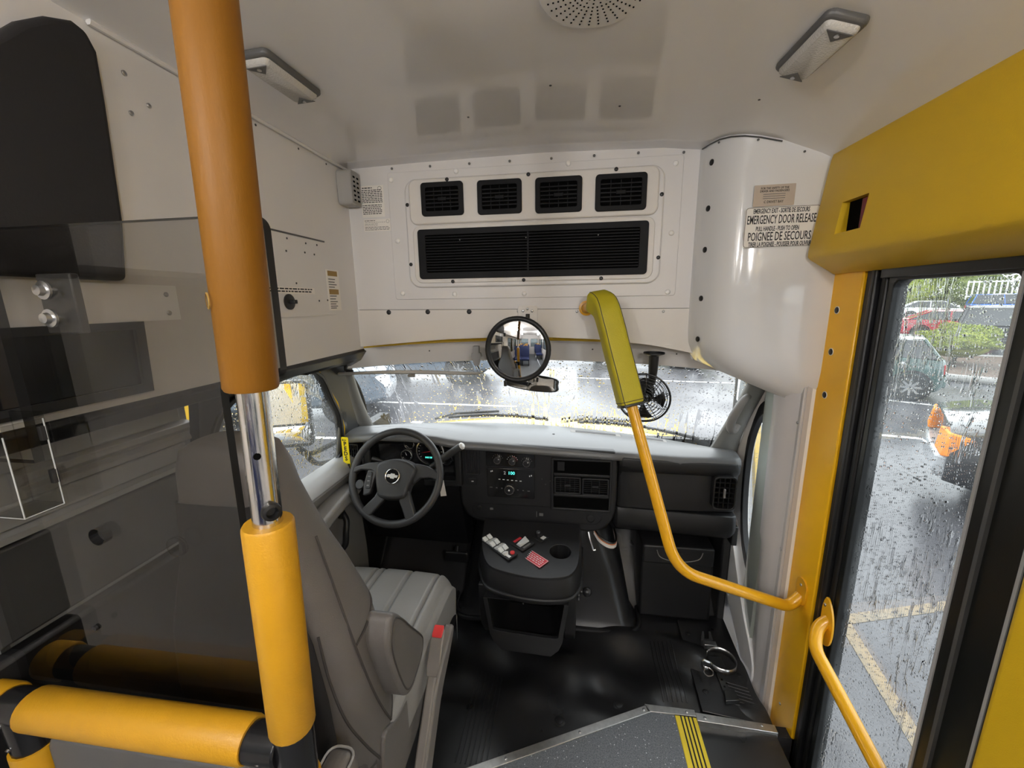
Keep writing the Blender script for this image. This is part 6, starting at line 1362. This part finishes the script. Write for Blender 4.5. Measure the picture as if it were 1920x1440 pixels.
MB().box(-1.09, -1.05, 1.72, 1.86, .70, .92).build('mirror_base', 'black_plastic', bpy.data.objects['door_1'], bevel=.01)

# planting island with round shrub
isl = thing('planting_island', 'mulched planting island with a stone kerb', 'island', (13.2, 14.8, -.85))
pts_ = smooth_path([(9.9, 13.6, 0), (12.0, 11.6, 0), (15.0, 11.2, 0), (17.5, 12.8, 0), (17.0, 15.5, 0), (14.0, 17.2, 0), (10.8, 16.2, 0)], 6, True)
MB().prism([(p.x, p.y) for p in pts_], -.86, -.70, 'z').build('mulch_bed', 'mulch', isl)
MB().tube([(p.x, p.y, -.76) for p in pts_], .11, 8, closed=True).build('kerb', 'kerb', isl, smooth=50)
def leafball(c, rx, ry, rz, n, s, m, name, parent, flat=.0):
    vs, fs = [], []
    for k in range(n):
        v = Vector((random.gauss(0, 1), random.gauss(0, 1), random.gauss(0, 1))).normalized()
        if v.z < -flat: v.z *= .3
        f_ = 1 - .28 * random.random() ** 2; lump = 1 + .14 * math.sin(5 * v.x + 3) * math.sin(6 * v.y + 1) + .10 * math.sin(9 * v.z + 4 * v.x)
        p = Vector((c[0] + v.x * rx * f_ * lump, c[1] + v.y * ry * f_ * lump, c[2] + v.z * rz * f_ * lump))
        q = Quaternion((random.gauss(0, 1), random.gauss(0, 1), random.gauss(0, 1), random.gauss(0, 1))).normalized(); a = s * random.uniform(.6, 1.3); i = len(vs)
        vs += [p + q @ Vector(w) for w in ((-a, 0, 0), (0, -a * .45, a * .1), (a, 0, 0), (0, a * .45, a * .1))]; fs.append((i, i + 1, i + 2, i + 3))
    mb = MB(); mb.add(vs, fs); core = MB()
    o = tag(mb.build(name, m, parent, smooth=0, merge=False), kind='stuff')
    core.loft([[(c[0] + rx * .80 * math.sin(t) * math.cos(a), c[1] + ry * .80 * math.sin(t) * math.sin(a), c[2] + rz * .80 * math.cos(t)) for a in [2 * PI * k / 20 for k in range(20)]] for t in [PI * (.03 + .94 * k / 12) for k in range(13)]]); core.build('inner_mass', m, parent, smooth=60)
    return o
sh = thing('round_shrub', 'clipped round yellow-green shrub behind the green hatchback', 'shrub', (12.3, 14.9, -.70))
leafball((12.3, 14.9, -.02), .98, .98, .58, 9000, .045, 'leaf_bush', 'foliage', sh)
MB().tube([(12.3, 14.9, -.72), (12.3, 14.9, -.3)], .05, 8).build('stem', 'bark', sh)
s2_ = thing('yellow_grass_clump', 'low yellow-green clump on the planting island', 'plant', (14.6, 14.0, -.70))
leafball((14.6, 14.0, -.45), .9, .7, .20, 2500, .05, 'leaf_bush', 'foliage', s2_)
# trees along the far edge of the lot
def tree(x, y, h, r, m, label):
    z = gz(x, y); t = thing('tree', label, 'tree', (x, y, z), 'trees along the far edge of the lot')
    MB().tube([(x, y, z - .1), (x + .1, y, z + h * .35), (x - .05, y + .1, z + h * .7)], [.22, .17, .08], 8).build('trunk', 'bark', t)
    for k in range(3):
        a = 2.1 * k; MB().tube([(x, y, z + h * .35), (x + math.cos(a) * r * .5, y + math.sin(a) * r * .5, z + h * .6)], [.08, .04], 6).build('branch', 'bark', t)
    leafball((x, y, z + h * .58), r, r, h * .46, 5200, .22, m, 'crown', t)
ang0 = 34
for k in range(9):
    a = math.radians(27 + k * 6.2); R_ = 62 + 3 * math.sin(k * 2.3); x, y = R_ * math.cos(a), R_ * math.sin(a)
    tree(x, y, 10 + 2 * math.sin(k * 1.7), 3.0 + .2 * math.sin(k * 3.1), ('leaf_tree', 'leaf_dark', 'leaf_tree')[k % 3], ('pale olive', 'dark evergreen', 'pale olive')[k % 3] + ' tree, ' + ('rightmost', 'second from the right', 'third from the right', 'fourth from the right', 'middle one', 'fourth from the left', 'third from the left', 'second from the left', 'leftmost')[k] + ' in the row behind the parked cars')
hg = thing('far_hedge', 'long green hedge under the trees behind the parked cars', 'hedge', (30, 42, gz(30, 42)))
for k in range(9):
    a = math.radians(36 + k * 4.6); x, y = 55 * math.cos(a), 55 * math.sin(a); leafball((x, y, gz(x, y) + 1.6), 2.6, 2.0, 2.6, 2200, .16, 'leaf_tree' if k % 2 else 'leaf_bush', 'foliage', hg)
fnc = thing('white_fence', 'white picket fence far behind the blue sport utility', 'fence', (42, 43, gz(42, 43)))
fa = Vector((32.5, 39.5, 0)); fbv = Vector((42.0, 30.0, 0)); fd = (fbv - fa).normalized(); L_ = (fbv - fa).length; zz = gz(40, 40) + 1.2
pk = MB().box(-.05, .05, -.02, .02, 0, 1.5).mesh('picket', 'fence_white')
for k in range(int(L_ / .30)):
    p = fa + fd * k * .30; o = inst('picket', pk, fnc, (p.x, p.y, zz)); o.rotation_euler = (0, 0, math.atan2(fd.y, fd.x))
for dz in (.2, 1.35):
    m_ = MB(frame((fa.x, fa.y, zz + dz), fd, (-fd.y, fd.x, 0))); m_.box(0, L_, -.05, .05, 0, .10); m_.build('fence_rail', 'fence_white', fnc)

# yellow outer door pillar seen through the quarter window
yo = MB(); yo.loft([[(.90, y, z), (.90, y - .035, z), (.93, y - .035, z), (.93, y, z)] for y, z in ((2.10, .95), (2.07, .79), (1.97, .43), (1.83, .09), (1.72, -.2))])
yo.build('outer_pillar', 'yellow_body', hood_, bevel=.004)
